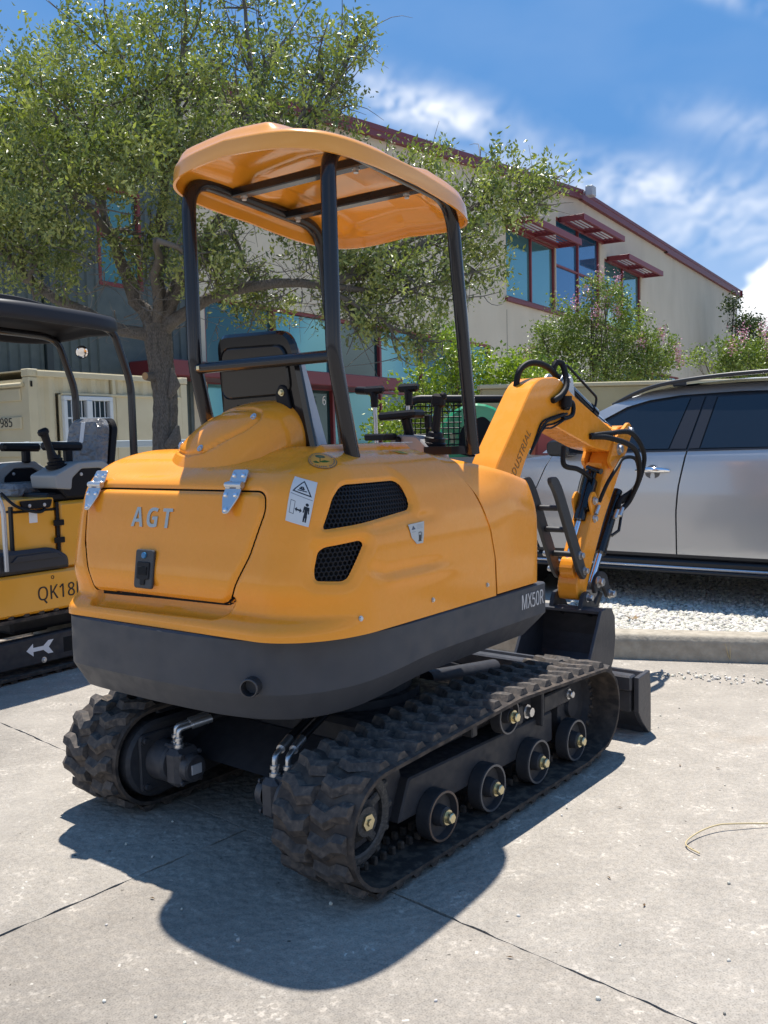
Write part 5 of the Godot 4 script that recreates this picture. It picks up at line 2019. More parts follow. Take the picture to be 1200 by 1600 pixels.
	for q in [[.56, .60, .16, 2.22], [1.60, L - .16, .16, 2.22], [.60, 1.60, .16, 1.28], [.60, 1.60, 2.20, 2.22]]:
		pb.box(Vector3((q[0] + q[1]) / 2, (q[2] + q[3]) / 2, -.02), Vector3(q[1] - q[0], q[3] - q[2], .03), 0)
	part("flat_panel", pb, cream, K)
	for q in [[Vector3(L / 2, 2.535, -.02), Vector3(L - .3, .09, .09)], [Vector3(L / 2 + .2, 2.23, .002), Vector3(L - .8, .035, .05)], [Vector3(1.665, 2.37, -.012), Vector3(.07, .26, .06)], [Vector3(1.72, 1.2, .0), Vector3(.02, 2.02, .02)]]:
		b = MB.new()
		b.box(q[0], q[1], .006)
		part("frame_bar", b, cream, K)
	for px in [.085, L - .085]:
		b = MB.new()
		b.box(Vector3(px, 1.30, -.085), Vector3(.165, 2.36, .165), .012)
		var post := part("corner_post", b, cream, K)
		b = MB.new()
		b.box(Vector3(px, 2.545, -.085), Vector3(.18, .12, .18), .01)
		b.box(Vector3(px + .02, 2.545, .004), Vector3(.06, .05, .012), .004)
		part("corner_casting", b, cream, post)
	b = MB.new()
	b.box(Vector3(.05, 2.37, .006), Vector3(.03, .09, .02), .004)
	part("slot", b, M.dark_hole, K)
	# end wall with horizontal pressed ribs
	b = MB.new()
	b.box(Vector3(.03, 1.3, -W / 2), Vector3(.04, 2.3, W - .3), 0)
	for k in 5:
		b.box(Vector3(.0, .45 + k * .44, -W / 2), Vector3(.05, .20, W - .4), .02)
	b.cyl(Vector3(-.04, 2.36, -.10), Vector3(-.04, 2.36, -W + .1), .035)
	part("end_wall", b, cream, K)
	var num := part("stencil_number", text_mesh("9-985", .20, .004), mat(.03, .03, .03, .8), K, Transform3D(Basis(Vector3(0, 0, 1), Vector3.UP, Vector3(-1, 0, 0)), Vector3(-.032, 1.78, -.66)))
	num.set_meta("label", "black stencilled number ending in 9-985")
	var gl := [mat(.02, .035, .05, .08, .2), mat(.03, .05, .08, .08, .2)]
	var wh := mat(.62, .66, .70, .5)
	window(K, .60, 1.60, 1.28, 2.20, 2, 1, gl, wh, -.01, .07)
	var win = K.get_node("window")
	for s in 2:
		for k in 3:
			b = MB.new()
			b.cyl(Vector3(.70 + s * .47 + k * .10 + .05, 1.34, .045), Vector3(.70 + s * .47 + k * .10 + .05, 2.14, .045), .009, -1, 6)
			part("bar", b, wh, win)
		b = MB.new()
		b.box(Vector3(.86 + s * .47, 1.84, .04), Vector3(.40, .03, .02), .003)
		part("bar", b, wh, win)
	# galvanised barrier in front of it
	var R := thing("barrier_rail", "pale galvanised barrier rail standing before the cream container", "barrier", Vector3(-5.0, 0, -13.2), .98756)
	b = MB.new()
	b.box(Vector3(.55, 1.40, 0), Vector3(5.0, .11, .05), .008)
	part("rail", b, mat(.42, .47, .50, .45, .3), R)
	for x2 in [-1.4, -.05, 2.9]:
		b = MB.new()
		b.box(Vector3(x2, .73, -.055), Vector3(.06, 1.46, .05), .006)
		part("post", b, mat(.42, .47, .50, .45, .3), R)
	# low rendered wall behind the car
	var wl := thing("garden_wall", "low tan rendered wall with a pale cap behind the silver car", "wall", Vector3(1.2, 0, -11.2), 0.0)
	b = MB.new()
	b.box(Vector3(4.5, .97, 0), Vector3(9, 1.94, .2), .01)
	part("wall_face", b, noisy(mat(.4, .34, .2, .9), .01, Color(.33, .27, .145), Color(.42, .35, .20), .5, 97, 256), wl)
	b = MB.new()
	b.box(Vector3(4.5, 1.965, 0), Vector3(9.06, .05, .26), .01)
	part("cap", b, mat(.5, .43, .28, .9), wl)

# ================================================================ trees and shrubs
func leaf_clump(n: int, spread: float, len: float, wid: float, sd: int, cup := .25) -> ArrayMesh:
	var r := RandomNumberGenerator.new()
	r.seed = sd
	var b := MB.new()
	b.sm(-1)
	for k in n:
		var d := Vector3(r.randfn(), r.randfn() * .9 + .25, r.randfn()).normalized()
		var o := Vector3(r.randfn(), r.randfn() * .8, r.randfn()).limit_length(1.9) * spread * .5
		var s := d.cross(Vector3(r.randfn(), r.randfn(), r.randfn())).normalized()
		var nn := s.cross(d)
		var l := len * r.randf_range(.7, 1.25)
		var w := wid * r.randf_range(.8, 1.2)
		var tip := o + d * l - nn * l * cup * .4
		var m := o + d * l * .48
		b.t(o, m + s * w + nn * w * cup, tip)
		b.t(o, tip, m - s * w + nn * w * cup)
	return b.mesh()

func leaf_mat(rough := .42) -> StandardMaterial3D:
	var m := mat(1, 1, 1, rough)
	m.albedo_color = Color.WHITE
	m.vertex_color_use_as_albedo = true
	m.backlight_enabled = true
	m.backlight = Color(.62, .70, .20)
	return m

func crown(called: String, parent: Node, lobes: Array, clump: ArrayMesh, per: float, c0: Color, c1: Color, m: Material, gap := .0, freq := .9, sd := 1, scl := 1.0):
	var r := RandomNumberGenerator.new()
	r.seed = sd
	var nz := noise(freq, 3, sd)
	var xs := []
	var cs := []
	for l in lobes:
		var n := int(per * l[1] * l[1] * l[2] * (1.35 if called == "crown" and l[0].y < 4.7 and l[0].x < 3.0 and per < 500.0 else 1.0))
		var open := .10 * smoothstep(5.0, 6.2, l[0].y) if called == "crown" and per < 500.0 and scl == 1.0 else 0.0
		for k in n:
			var d := Vector3(r.randfn(), r.randfn(), r.randfn()).normalized()
			var rad: float = pow(r.randf(), .42) * l[1]
			var p: Vector3 = l[0] + d * Vector3(1, .82, 1) * rad
			var g := nz.get_noise_3dv(p)
			if g < gap + open - .35 * (1.0 - rad / l[1]): continue
			if rad > l[1] * .85 and r.randf() < .45: continue
			var B := Basis.from_euler(Vector3(r.randfn() * .5, r.randf() * TAU, r.randfn() * .5)).scaled(Vector3.ONE * scl * r.randf_range(.75, 1.25))
			xs.append(Transform3D(B, p))
			var w := clampf(.35 + .9 * nz.get_noise_3dv(p * 2.1 + Vector3(7, 3, 1)) + r.randfn() * .28, 0, 1)
			cs.append(c0.lerp(c1, w))
	var mm := MultiMesh.new()
	mm.transform_format = MultiMesh.TRANSFORM_3D
	mm.use_colors = true
	mm.mesh = clump
	mm.instance_count = xs.size()
	for i in xs.size():
		mm.set_instance_transform(i, xs[i])
		mm.set_instance_color(i, cs[i])
	var o := MultiMeshInstance3D.new()
	o.multimesh = mm
	o.material_override = m
	o.name = called
	parent.add_child(o, true)
	o.set_meta("kind", "stuff")
	return xs

func limb(b: MB, a: Vector3, c: Vector3, r0: float, r1: float, wob: float, r: RandomNumberGenerator, n := 7, sides := 8) -> Array:
	var pts := []
	var rad := []
	var sag := Vector3(r.randfn(), r.randfn(), r.randfn()) * wob
	for i in n + 1:
		var t := float(i) / n
		pts.append(a.lerp(c, t) + sag * sin(t * PI) + Vector3(r.randfn(), r.randfn(), r.randfn()) * wob * .16 * sin(t * PI))
		rad.append(lerpf(r0, r1, pow(t, .8)))
	b.tube(pts, rad, sides)
	return pts

func build_plants():
	var bark := noisy(mat(.1, .08, .06, .95), .03, Color(.06, .05, .04), Color(.27, .235, .20), 2.6, 101, 512, 9.0)
	bark.uv1_scale = Vector3(4.5, 1.3, 4.5)
	var twig := mat(.16, .14, .12, .95)
	var r := RandomNumberGenerator.new()
	r.seed = 21
	# the oak
	var at := Vector3(-2.72, 0, -11.6)
	var oak := thing("oak_tree", "spreading oak with a thick grey trunk and small leaves, behind the canopy", "tree", at)
	var b := MB.new()
	var tp := [Vector3(.06, 0, 0), Vector3(.02, .5, 0), Vector3(.0, 1.2, 0), Vector3(.02, 1.9, 0), Vector3(-.02, 2.5, .02), Vector3(-.04, 2.85, 0)]
	var axis := spline(tp, 18)
	var rads := lerp_list([.27, .185, .16, .155, .165, .18], 18)
	var fur := noise(1.0, 3, 66)
	var G := []
	for k in 73:
		var ring := []
		for i in axis.size():
			var a := TAU * k / 72.0
			var c := Vector3(cos(a), 0, -sin(a))
			var w := fur.get_noise_3d(c.x * 5.5, axis[i].y * 1.5, c.z * 5.5)
			var f2 := fur.get_noise_3d(c.x * 11.0 + 9, axis[i].y * 4.0, c.z * 11.0)
			ring.append(axis[i] + c * (rads[i] - .030 * absf(w) * 1.6 + .012 * f2 + .02 * fur.get_noise_2d(axis[i].y * .9, c.x)))
		G.append(ring)
	b.grid(G)
	# knots and a sawn stub
	b.tube([Vector3(.05, 1.35, .1), Vector3(.16, 1.42, .16), Vector3(.20, 1.6, .16)], [.06, .085, .02], 16)
	b.tube([Vector3(.1, 1.95, .1), Vector3(.18, 2.1, .14), Vector3(.14, 2.3, .1)], [.03, .07, .02], 16)
	b.tube([Vector3(-.08, 2.2, .1), Vector3(-.16, 2.21, .22)], [.06, .05], 10)
	var ends := []
	var main := [[Vector3(-.5, 3.9, .3), .11], [Vector3(.9, 4.0, -.2), .12], [Vector3(-1.6, 3.5, .2), .09], [Vector3(.15, 4.6, .1), .10], [Vector3(2.1, 3.2, .5), .09], [Vector3(-.9, 4.4, -.9), .08], [Vector3(1.4, 4.6, .6), .08], [Vector3(.3, 3.6, 1.3), .07]]
	for q in main:
		var pts := limb(b, Vector3(-.04, 2.7, 0), q[0], q[1], q[1] * .55, .16, r, 8, 9)
		ends.append([q[0], q[1] * .55])
	part("trunk", b, bark, oak)
	var stub := MB.new()
	stub.lathe(Vector3(-.16, 2.21, .22), Vector3(-.6, .05, .9), [[0.0, 0.0], [0.0, .047], [.012, .045], [.013, 0.0]], 14)
	part("sawn_stub", stub, mat(.45, .26, .12, .8), oak)
	var L := []
	for q in [[-1.5, 5.75, .2, .9], [-.5, 6.35, -.3, .9], [.47, 6.5, .0, 1.0], [1.5, 6.35, -.3, .9], [2.1, 5.85, .1, .72], [2.0, 5.2, .3, .8], [1.25, 5.3, .5, 1.0], [.05, 5.45, .6, 1.1], [-1.0, 5.2, .8, 1.1], [-1.75, 4.6, .2, 1.1], [-.8, 4.35, 1.0, 1.0], [.4, 4.5, 1.0, 1.0], [-1.3, 3.65, .4, .75], [1.6, 4.3, .6, .95], [2.4, 3.6, .4, .85], [3.1, 3.25, .3, .75], [3.75, 4.0, .2, .8], [4.3, 4.35, .0, .7], [4.75, 4.4, .1, .45], [3.9, 3.4, .1, .6], [-2.5, 5.3, .1, 1.0], [.8, 3.45, .8, .6], [2.45, 2.85, .4, .55], [3.25, 2.55, .3, .4], [-2.4, 4.2, .5, .9], [.5, 5.9, -1.3, 1.2], [-1.2, 5.6, -1.3, 1.2], [2.9, 4.4, -.6, .9], [1.2, 3.2, -.2, .6], [-.1, 3.75, .2, .6], [3.4, 4.75, -.3, .5], [2.55, 6.3, -.1, .35], [1.1, 7.0, -.2, .5]]:
		L.append([Vector3(q[0], q[1], q[2]), q[3], 1.0])
	var br := MB.new()
	for l in L:
		# from the nearest limb end
		var best = ends[0]
		for e in ends:
			if (e[0] as Vector3).distance_to(l[0]) < (best[0] as Vector3).distance_to(l[0]): best = e
		var rr := minf(best[1], .028 + .028 * l[1])
		var pts := limb(br, best[0], l[0], rr, rr * .45, .10, r, 7, 6)
		for k in 9:
			var p: Vector3 = pts[3 + r.randi() % 5]
			var d: Vector3 = l[0] + Vector3(r.randfn(), r.randfn() * .8, r.randfn()).normalized() * l[1] * r.randf_range(.6, 1.0)
			var sp := limb(br, p, d, rr * .4, .004, .07, r, 6, 5)
			for k2 in 2:
				var s: Vector3 = sp[2 + r.randi() % 4]
				limb(br, s, s + Vector3(r.randfn(), r.randfn(), r.randfn()) * .30, .007, .002, .03, r, 4, 4)
	# bare grey twiggy tangle low in the crown
	for k in 130:
		var o := Vector3(r.randf_range(-1.0, 2.6), r.randf_range(2.75, 3.7), r.randf_range(-.2, 1.0))
		var d := Vector3(r.randfn(), r.randf_range(-.6, .7), r.randfn()) * .38
		var sp := limb(br, o, o + d, .008, .002, .05, r, 5, 4)
		for k2 in 2: limb(br, sp[2], sp[2] + Vector3(r.randfn(), r.randfn(), r.randfn()) * .2, .004, .0015, .03, r, 4, 3)
	part("branches", br, twig, oak)
	var lm := leaf_mat(.36)
	var cl := leaf_clump(13, .17, .062, .0145, 5)
	crown("crown", oak, L, cl, 480.0, Color(.14, .175, .055), Color(.52, .53, .18), lm, .02, 1.5, 33)
	# sunlit yellow-green shrub, pink crape myrtles, far tree
	shrub("shrub", "bright yellow-green bushy shrub behind the canopy posts of the orange excavator", Vector3(1.15, 0, -13.4), [[-.85, 1.6, .1, .55], [-.5, 2.1, 0, .5], [-.3, 1.3, .2, .6], [.1, 1.9, .1, .6], [-.05, 2.45, 0, .42], [.55, 1.6, .1, .6], [.85, 2.1, 0, .5], [1.1, 1.6, .1, .5], [.6, 2.3, 0, .42], [-.15, 2.85, .0, .28], [.3, 1.1, .3, .6], [-.95, 1.05, .2, .55], [1.25, 2.2, .1, .33]], Color(.15, .23, .03), Color(.50, .58, .08), 640.0, 7)
	var pink := mat(.75, .36, .46, .7)
	var cm := shrub("crape_myrtle", "flowering crape myrtle with pink blossom before the upper office windows", Vector3(4.35, 0, -18.4), [[-1.35, 2.75, 0, .55], [-.8, 3.1, .1, .65], [-.2, 3.3, .1, .7], [.45, 3.2, 0, .65], [1.0, 3.1, .1, .55], [-.55, 3.75, 0, .5], [.05, 4.0, 0, .45], [.5, 3.75, 0, .4], [-1.0, 2.4, .2, .6], [0, 2.6, .2, .8], [.8, 2.6, .1, .6], [1.35, 2.85, 0, .35], [-.15, 4.35, 0, .22], [.3, 4.25, 0, .2], [-1.2, 3.35, 0, .3]], Color(.13, .18, .04), Color(.40, .46, .10), 520.0, 9)
	for q in [[-.02, 4.5, .15], [.32, 4.35, .12], [-.3, 4.15, .15], [.1, 4.0, .3], [-1.45, 2.95, .3], [-1.4, 2.75, .35], [1.15, 3.3, .25], [1.45, 2.95, .2], [.7, 3.1, .45], [.25, 3.75, .4], [-.2, 3.7, .45], [1.5, 2.8, .2], [-.55, 3.95, .3]]: blossom(cm, Vector3(q[0], q[1], q[2]), pink)
	var cm2 := shrub("crape_myrtle", "smaller crape myrtle with a few pink blossoms above the car roof at right", Vector3(6.9, 0, -17.2), [[-.95, 2.72, 0, .32], [-.55, 2.78, 0, .42], [-.15, 2.8, 0, .48], [.25, 2.85, 0, .5], [.7, 2.8, 0, .6], [-.1, 2.4, 0, .55], [.9, 2.5, 0, .6], [-.5, 2.45, 0, .4], [.4, 2.3, 0, .5]], Color(.13, .18, .04), Color(.40, .46, .10), 520.0, 10)
	for q in [[-.3, 3.1, .3], [.1, 3.2, .2], [-.5, 2.95, .3], [.35, 3.25, .1], [.1, 2.9, .45]]: blossom(cm2, Vector3(q[0], q[1], q[2]), pink)
	shrub("distant_tree", "dark green tree beyond the right corner of the office building", Vector3(24.6, 0, -62), [[-.6, 6.3, 0, 1.5], [-.4, 8.4, 0, 1.1], [-.9, 9.9, 0, .7], [.9, 7.6, 0, 1.5], [1.9, 6.4, 0, 1.7], [.3, 5.0, 0, 1.6], [2.6, 7.9, 0, 1.1]], Color(.03, .05, .018), Color(.10, .13, .035), 90.0, 11, 3.0)

func lerp_list(a: Array, n: int) -> Array:
	var out := []
	for i in a.size() - 1:
		for k in n: out.append(lerpf(a[i], a[i + 1], float(k) / n))
	out.append(a[-1])
	return out

func shrub(called: String, label: String, at: Vector3, lobes: Array, c0: Color, c1: Color, per: float, sd: int, scl := 1.0) -> Node3D:
	var r := RandomNumberGenerator.new()
	r.seed = sd
	var o := thing(called, label, "tree" if called.ends_with("tree") else "shrub", at)
	var b := MB.new()
	var L := []
	for q in lobes:
		var c := Vector3(q[0], q[1], q[2] + r.randf_range(-.25, .25) * scl)
		L.append([c, q[3], 1.0])
		var pts := limb(b, Vector3(r.randfn() * .08, 0, r.randfn() * .08) * scl, c, .028 * scl, .010 * scl, .12 * scl, r, 7, 6)
		for k in 5: limb(b, pts[4], c + Vector3(r.randfn(), r.randfn(), r.randfn()) * q[3] * .5, .010 * scl, .003, .05 * scl, r, 5, 4)
	part("stem", b, mat(.14, .11, .08, .9), o)
	crown("crown", o, L, leaf_clump(13, .17, .066, .018, sd), per, c0, c1, leaf_mat(.4), -.06, 1.9 / scl, sd, scl)
	return o

func blossom(parent: Node, p: Vector3, m: Material):
	var b := MB.new()
	b.sm(-1)
	for k in 70:
		var d := Vector3(rng.randfn() * .7, rng.randfn() * 1.3, rng.randfn() * .7) * .075
		var s := Vector3(rng.randfn(), rng.randfn(), rng.randfn()).normalized() * .022
		var t := s.cross(Vector3(rng.randfn(), rng.randfn(), rng.randfn())).normalized() * .022
		b.t(p + d - s, p + d + t, p + d + s)
	part("blossom", b, m, parent)
# ================================================================ the silver car
func car_z(y: float) -> float:  # half width of the body side at a height
	var P := [[.30, .86], [.40, .925], [.50, .945], [.75, .965], [.92, .972], [1.00, .966], [1.10, .960], [1.19, .950], [1.225, .935], [1.62, .735], [1.70, .60], [1.735, .40]]
	for i in P.size() - 1:
		if y <= P[i + 1][0]: return lerpf(P[i][1], P[i + 1][1], clampf((y - P[i][0]) / (P[i + 1][0] - P[i][0]), 0, 1))
	return .4

func side_sheet(poly: Array, off: float, thick: float, y_step := .04) -> MB:
	# a plate cut to an outline in (x, y) and bent to the car's flank (left side, z negative)
	var b := MB.new()
	b.sm(0)
	var p := PackedVector2Array(poly)
	var lo := p[0]
	var hi := p[0]
	for q in p:
		lo = lo.min(q); hi = hi.max(q)
	var put := func(q: Vector2, o: float) -> Vector3: return Vector3(q.x, q.y, -(car_z(q.y) + o))
	# clip the outline into strips
	var y := lo.y
	while y < hi.y:
		var strip := PackedVector2Array([Vector2(lo.x - 1, y), Vector2(hi.x + 1, y), Vector2(hi.x + 1, y + y_step), Vector2(lo.x - 1, y + y_step)])
		for piece in Geometry2D.intersect_polygons(p, strip):
			var tri := Geometry2D.triangulate_polygon(piece)
			for i in range(0, tri.size(), 3):
				var a: Vector2 = piece[tri[i]]
				var c: Vector2 = piece[tri[i + 1]]
				var d: Vector2 = piece[tri[i + 2]]
				if (c - a).cross(d - a) > 0:
					var s := c; c = d; d = s
				b.t(put.call(a, off), put.call(c, off), put.call(d, off))
		y += y_step
	b.sm(-1)
	for i in p.size():
		var a := p[i]
		var c := p[(i + 1) % p.size()]
		var mid: Vector3 = put.call((lo + hi) / 2, off - thick / 2)
		b.qo(mid, put.call(a, off), put.call(c, off), put.call(c, off - thick), put.call(a, off - thick))
	return b

func build_suv():
	var silver := mat(.43, .433, .438, .26, .4, .9)
	var dark := mat(.012, .013, .016, .35)
	var glass := mat(.010, .013, .018, .04)
	glass.metallic_specular = .6
	var car := thing("parked_car", "silver sport utility car with tinted windows parked on the gravel", "car", Vector3(2.709, 0, -7.31), 2.50449)
	# lower body: swept along the car, wheel arches cut out of the lower edge
	var arch := func(x: float) -> float:
		var y := .42
		for c in [1.52, -1.45]:
			var d: float = absf(x - c)
			if d < .44: y = maxf(y, .40 + sqrt(.44 * .44 - d * d))
		return y
	var beltline := func(x: float) -> float:
		if x > 1.02: return lerpf(1.215, .86, pow(clampf((x - 1.02) / 1.45, 0, 1), 2.2))
		return 1.226 - .012 * x
	var nose := func(x: float) -> float: return 1.0 - .32 * pow(clampf((x - 1.75) / .72, 0, 1), 2.5) - .10 * pow(clampf((-x - 1.9) / .6, 0, 1), 2.0)
	# the shell is laid out as separate flank panels so that the shut lines are real gaps
	var cutA := [Vector2(.062, .47), Vector2(.058, .80), Vector2(.04, .98), Vector2(-.005, 1.20), Vector2(-.01, 1.228)]
	var door_f := [Vector2(.066, .47), Vector2(.064, .80), Vector2(.046, .98), Vector2(.001, 1.20), Vector2(-.004, 1.227), Vector2(1.02, 1.215), Vector2(1.08, 1.12), Vector2(1.16, .95), Vector2(1.17, .55), Vector2(1.14, .47)]
	var door_r := [Vector2(.056, .47), Vector2(.052, .80), Vector2(.034, .98), Vector2(-.011, 1.20), Vector2(-.016, 1.227), Vector2(-1.02, 1.24), Vector2(-1.10, 1.05), Vector2(-1.02, .80), Vector2(-.98, .47)]
	var fender := [Vector2(1.03, 1.212), Vector2(1.09, 1.12), Vector2(1.17, .95), Vector2(1.18, .55), Vector2(1.16, .42)]
	for k in 13:
		var a := PI - PI * k / 12.0
		fender.append(Vector2(1.60 + .43 * cos(a), .42 + .42 * sin(a)))
	fender.append_array([Vector2(2.32, .42), Vector2(2.36, .78), Vector2(2.15, .98), Vector2(1.7, 1.13)])
	var quarter := [Vector2(-1.03, 1.24), Vector2(-1.11, 1.05), Vector2(-1.03, .80), Vector2(-.99, .42)]
	for k in 13:
		var a := PI * k / 12.0
		quarter.append(Vector2(-1.45 + .43 * cos(a), .42 + .42 * sin(a)))
	quarter.append_array([Vector2(-2.30, .42), Vector2(-2.38, .8), Vector2(-2.34, 1.2)])
	part("front_fender", side_sheet(fender, 0, .05), silver, car)
	var df := part("door", side_sheet(door_f, .002, .03), silver, car)
	var drr := part("door", side_sheet(door_r, .002, .03), silver, car)
	part("rear_quarter", side_sheet(quarter, 0, .05), silver, car)
	# inner body closes the volume behind the panels
	var b := MB.new()
	b.box(Vector3(0, .82, .02), Vector3(4.5, .74, 1.78), .05)
	b.box(Vector3(0, .42, 0), Vector3(2.3, .18, 1.72), .02)
	part("inner_body", b, dark, car)
	b = MB.new()
	b.prism([Vector2(1.0, 1.18), Vector2(1.0, .9), Vector2(2.38, .6), Vector2(2.38, .9), Vector2(2.1, 1.03), Vector2(1.6, 1.14)], -.90, .90, .05)
	part("bonnet", b, silver, car)
	# far flank, simple
	b = MB.new()
	b.box(Vector3(0, .84, .93), Vector3(4.6, .80, .05), .02)
	part("far_side", b, silver, car)
	# glasshouse
	var arch_line := [Vector2(1.02, 1.225), Vector2(.86, 1.33), Vector2(.66, 1.475), Vector2(.50, 1.56), Vector2(.33, 1.605), Vector2(.1, 1.632), Vector2(-.3, 1.642), Vector2(-.9, 1.63), Vector2(-1.6, 1.57)]
	var band := arch_line.duplicate()
	band.append_array([Vector2(-2.0, 1.50), Vector2(-2.0, 1.60), Vector2(-1.6, 1.66), Vector2(-.9, 1.705), Vector2(-.3, 1.715), Vector2(.1, 1.70), Vector2(.33, 1.675), Vector2(.52, 1.625), Vector2(.70, 1.54), Vector2(.92, 1.39), Vector2(1.12, 1.225)])
	part("roof_side", side_sheet(band, .004, .05), silver, car)
	var g := [Vector2(1.02, 1.228)]
	g.append_array(arch_line)
	g.append(Vector2(-1.9, 1.25))
	part("window_surround", side_sheet(g, -.012, .02), dark, car)
	part("window", side_sheet([Vector2(.93, 1.262), Vector2(.80, 1.345), Vector2(.63, 1.465), Vector2(.48, 1.54), Vector2(.32, 1.582), Vector2(.10, 1.606), Vector2(.03, 1.61), Vector2(.13, 1.245), Vector2(.85, 1.243)], -.004, .006), glass, df)
	part("window", side_sheet([Vector2(-.17, 1.606), Vector2(-.5, 1.61), Vector2(-.95, 1.595), Vector2(-1.0, 1.25), Vector2(-.10, 1.247)], -.004, .006), glass, drr)
	part("pillar_trim", side_sheet([Vector2(.02, 1.612), Vector2(-.075, 1.616), Vector2(.002, 1.243), Vector2(.12, 1.244)], -.003, .006), mat(.02, .02, .024, .3), df)
	part("pillar_trim", side_sheet([Vector2(-.088, 1.616), Vector2(-.16, 1.612), Vector2(-.09, 1.246), Vector2(-.012, 1.243)], -.003, .006), mat(.02, .02, .024, .3), drr)
	part("waist_moulding", side_sheet([Vector2(1.0, 1.214), Vector2(.0, 1.226), Vector2(-1.0, 1.239), Vector2(-1.9, 1.245), Vector2(-1.9, 1.256), Vector2(-1.0, 1.25), Vector2(.0, 1.237), Vector2(1.0, 1.226)], .007, .01, .006), mat(.02, .02, .022, .15), car)
	b = MB.new()
	var P := []
	for i in 23:
		var x := lerpf(1.0, -2.0, i / 22.0)
		var top := 0.0
		var ln := [Vector2(1.12, 1.225), Vector2(.92, 1.395), Vector2(.70, 1.555), Vector2(.52, 1.645), Vector2(.33, 1.70), Vector2(.1, 1.735), Vector2(-.3, 1.755), Vector2(-.9, 1.745), Vector2(-1.6, 1.69), Vector2(-2.0, 1.62)]
		for k in ln.size() - 1:
			if x <= ln[k].x and x >= ln[k + 1].x: top = lerpf(ln[k].y, ln[k + 1].y, (ln[k].x - x) / (ln[k].x - ln[k + 1].x))
		var row := []
		for j in 13:
			var t := j / 12.0
			var z := lerpf(-.735, .735, t)
			row.append(Vector3(x, top - .03 * pow(absf(t * 2 - 1), 3.0), z))
		P.append(row)
	b.sm(0)
	for i in P.size() - 1:
		for j in 12: b.qo(Vector3(-.4, 0, 0), P[i][j], P[i + 1][j], P[i + 1][j + 1], P[i][j + 1])
	part("roof", b, silver, car)
	b = MB.new()
	b.q(Vector3(-1.9, 1.2, .9), Vector3(1.0, 1.2, .9), Vector3(.5, 1.64, .75), Vector3(-1.9, 1.6, .75))
	part("window", b, glass, car)
	b = MB.new()
	b.q(Vector3(-2.0, 1.1, -.8), Vector3(-2.0, 1.1, .8), Vector3(-2.0, 1.62, .73), Vector3(-2.0, 1.62, -.73))
	part("rear_window", b, glass, car)
	b = MB.new()
	b.box(Vector3(-.5, 1.2, 0), Vector3(2.8, .1, 1.7), 0)
	part("cabin_floor", b, dark, car)
	# roof rail
	b = MB.new()
	b.tube(spline([Vector3(.62, 1.58, -.74), Vector3(.42, 1.672, -.725), Vector3(.18, 1.728, -.715), Vector3(-.3, 1.765, -.705), Vector3(-1.0, 1.765, -.705), Vector3(-1.6, 1.72, -.71), Vector3(-1.75, 1.67, -.72)], 8), .016, 10)
	for x in [.12, -1.1]: b.box(Vector3(x, 1.722, -.708), Vector3(.10, .05, .03), .01)
	part("roof_rail", b, mat(.022, .022, .024, .4), car)
	# door handles, sill, bright strip
	for q in [[df, .23], [drr, -.86]]:
		b = MB.new()
		var hp := []
		for k in 9:
			var t := k / 8.0
			hp.append(Vector3(q[1] + .125 - .25 * t, 1.088 + .008 * sin(t * PI), -(car_z(1.09) + .004 + .034 * sin(t * PI))))
		b.tube(hp, [.010, .017, .021, .022, .022, .022, .021, .017, .010], 10)
		part("handle", b, M.chrome, q[0])
		b = MB.new()
		b.lathe(Vector3(q[1], 1.075, -(car_z(1.075) + .0035)), Vector3(0, 0, -1), [[0.0, .055], [.001, .045], [-.002, 0.0]], 18, true)
		part("handle_cup", b, mat(.1, .1, .105, .3, .4), q[0])
	b = MB.new()
	b.box(Vector3(.05, .40, -.905), Vector3(2.4, .10, .09), .02)
	b.box(Vector3(.05, .475, -.925), Vector3(2.3, .04, .04), .01)
	var sill := part("sill", b, dark, car)
	b = MB.new()
	b.box(Vector3(.05, .392, -.962), Vector3(2.3, .022, .03), .006)
	part("bright_strip", b, mat(.6, .6, .62, .25, .8), sill)
	b = MB.new()
	b.box(Vector3(.05, .37, -.955), Vector3(2.35, .02, .14), .004)
	part("step_board", b, dark, car)
	# mirror
	b = MB.new()
	b.prism(round_poly([Vector2(.80, 1.20), Vector2(.98, 1.205), Vector2(.99, 1.31), Vector2(.90, 1.335), Vector2(.81, 1.31)], .04, 4), -1.15, -.97, .03)
	b.box(Vector3(.90, 1.22, -.95), Vector3(.08, .06, .1), .01)
	part("door_mirror", b, mat(.015, .016, .018, .25), df)
	for x in [1.55, -1.45]:
		for s in [-1.0, 1.0]:
			b = MB.new()
			b.lathe(Vector3(x, .40, s * .72), Vector3(0, 0, s), [[-.1, .20], [-.1, .33], [-.08, .365], [.17, .365], [.20, .33], [.20, .25], [.18, .235], [.17, .05], [.18, 0.0]], 32)
			var w := part("wheel", b, M.black, car)
			b = MB.new()
			for k in 5: b.box(Vector3(x, .40, s * .905) + Vector3(cos(TAU * k / 5), sin(TAU * k / 5), 0) * .12, Vector3(.24, .055, .02), .008, Basis(Vector3.BACK, TAU * k / 5))
			part("rim", b, M.zinc, w)

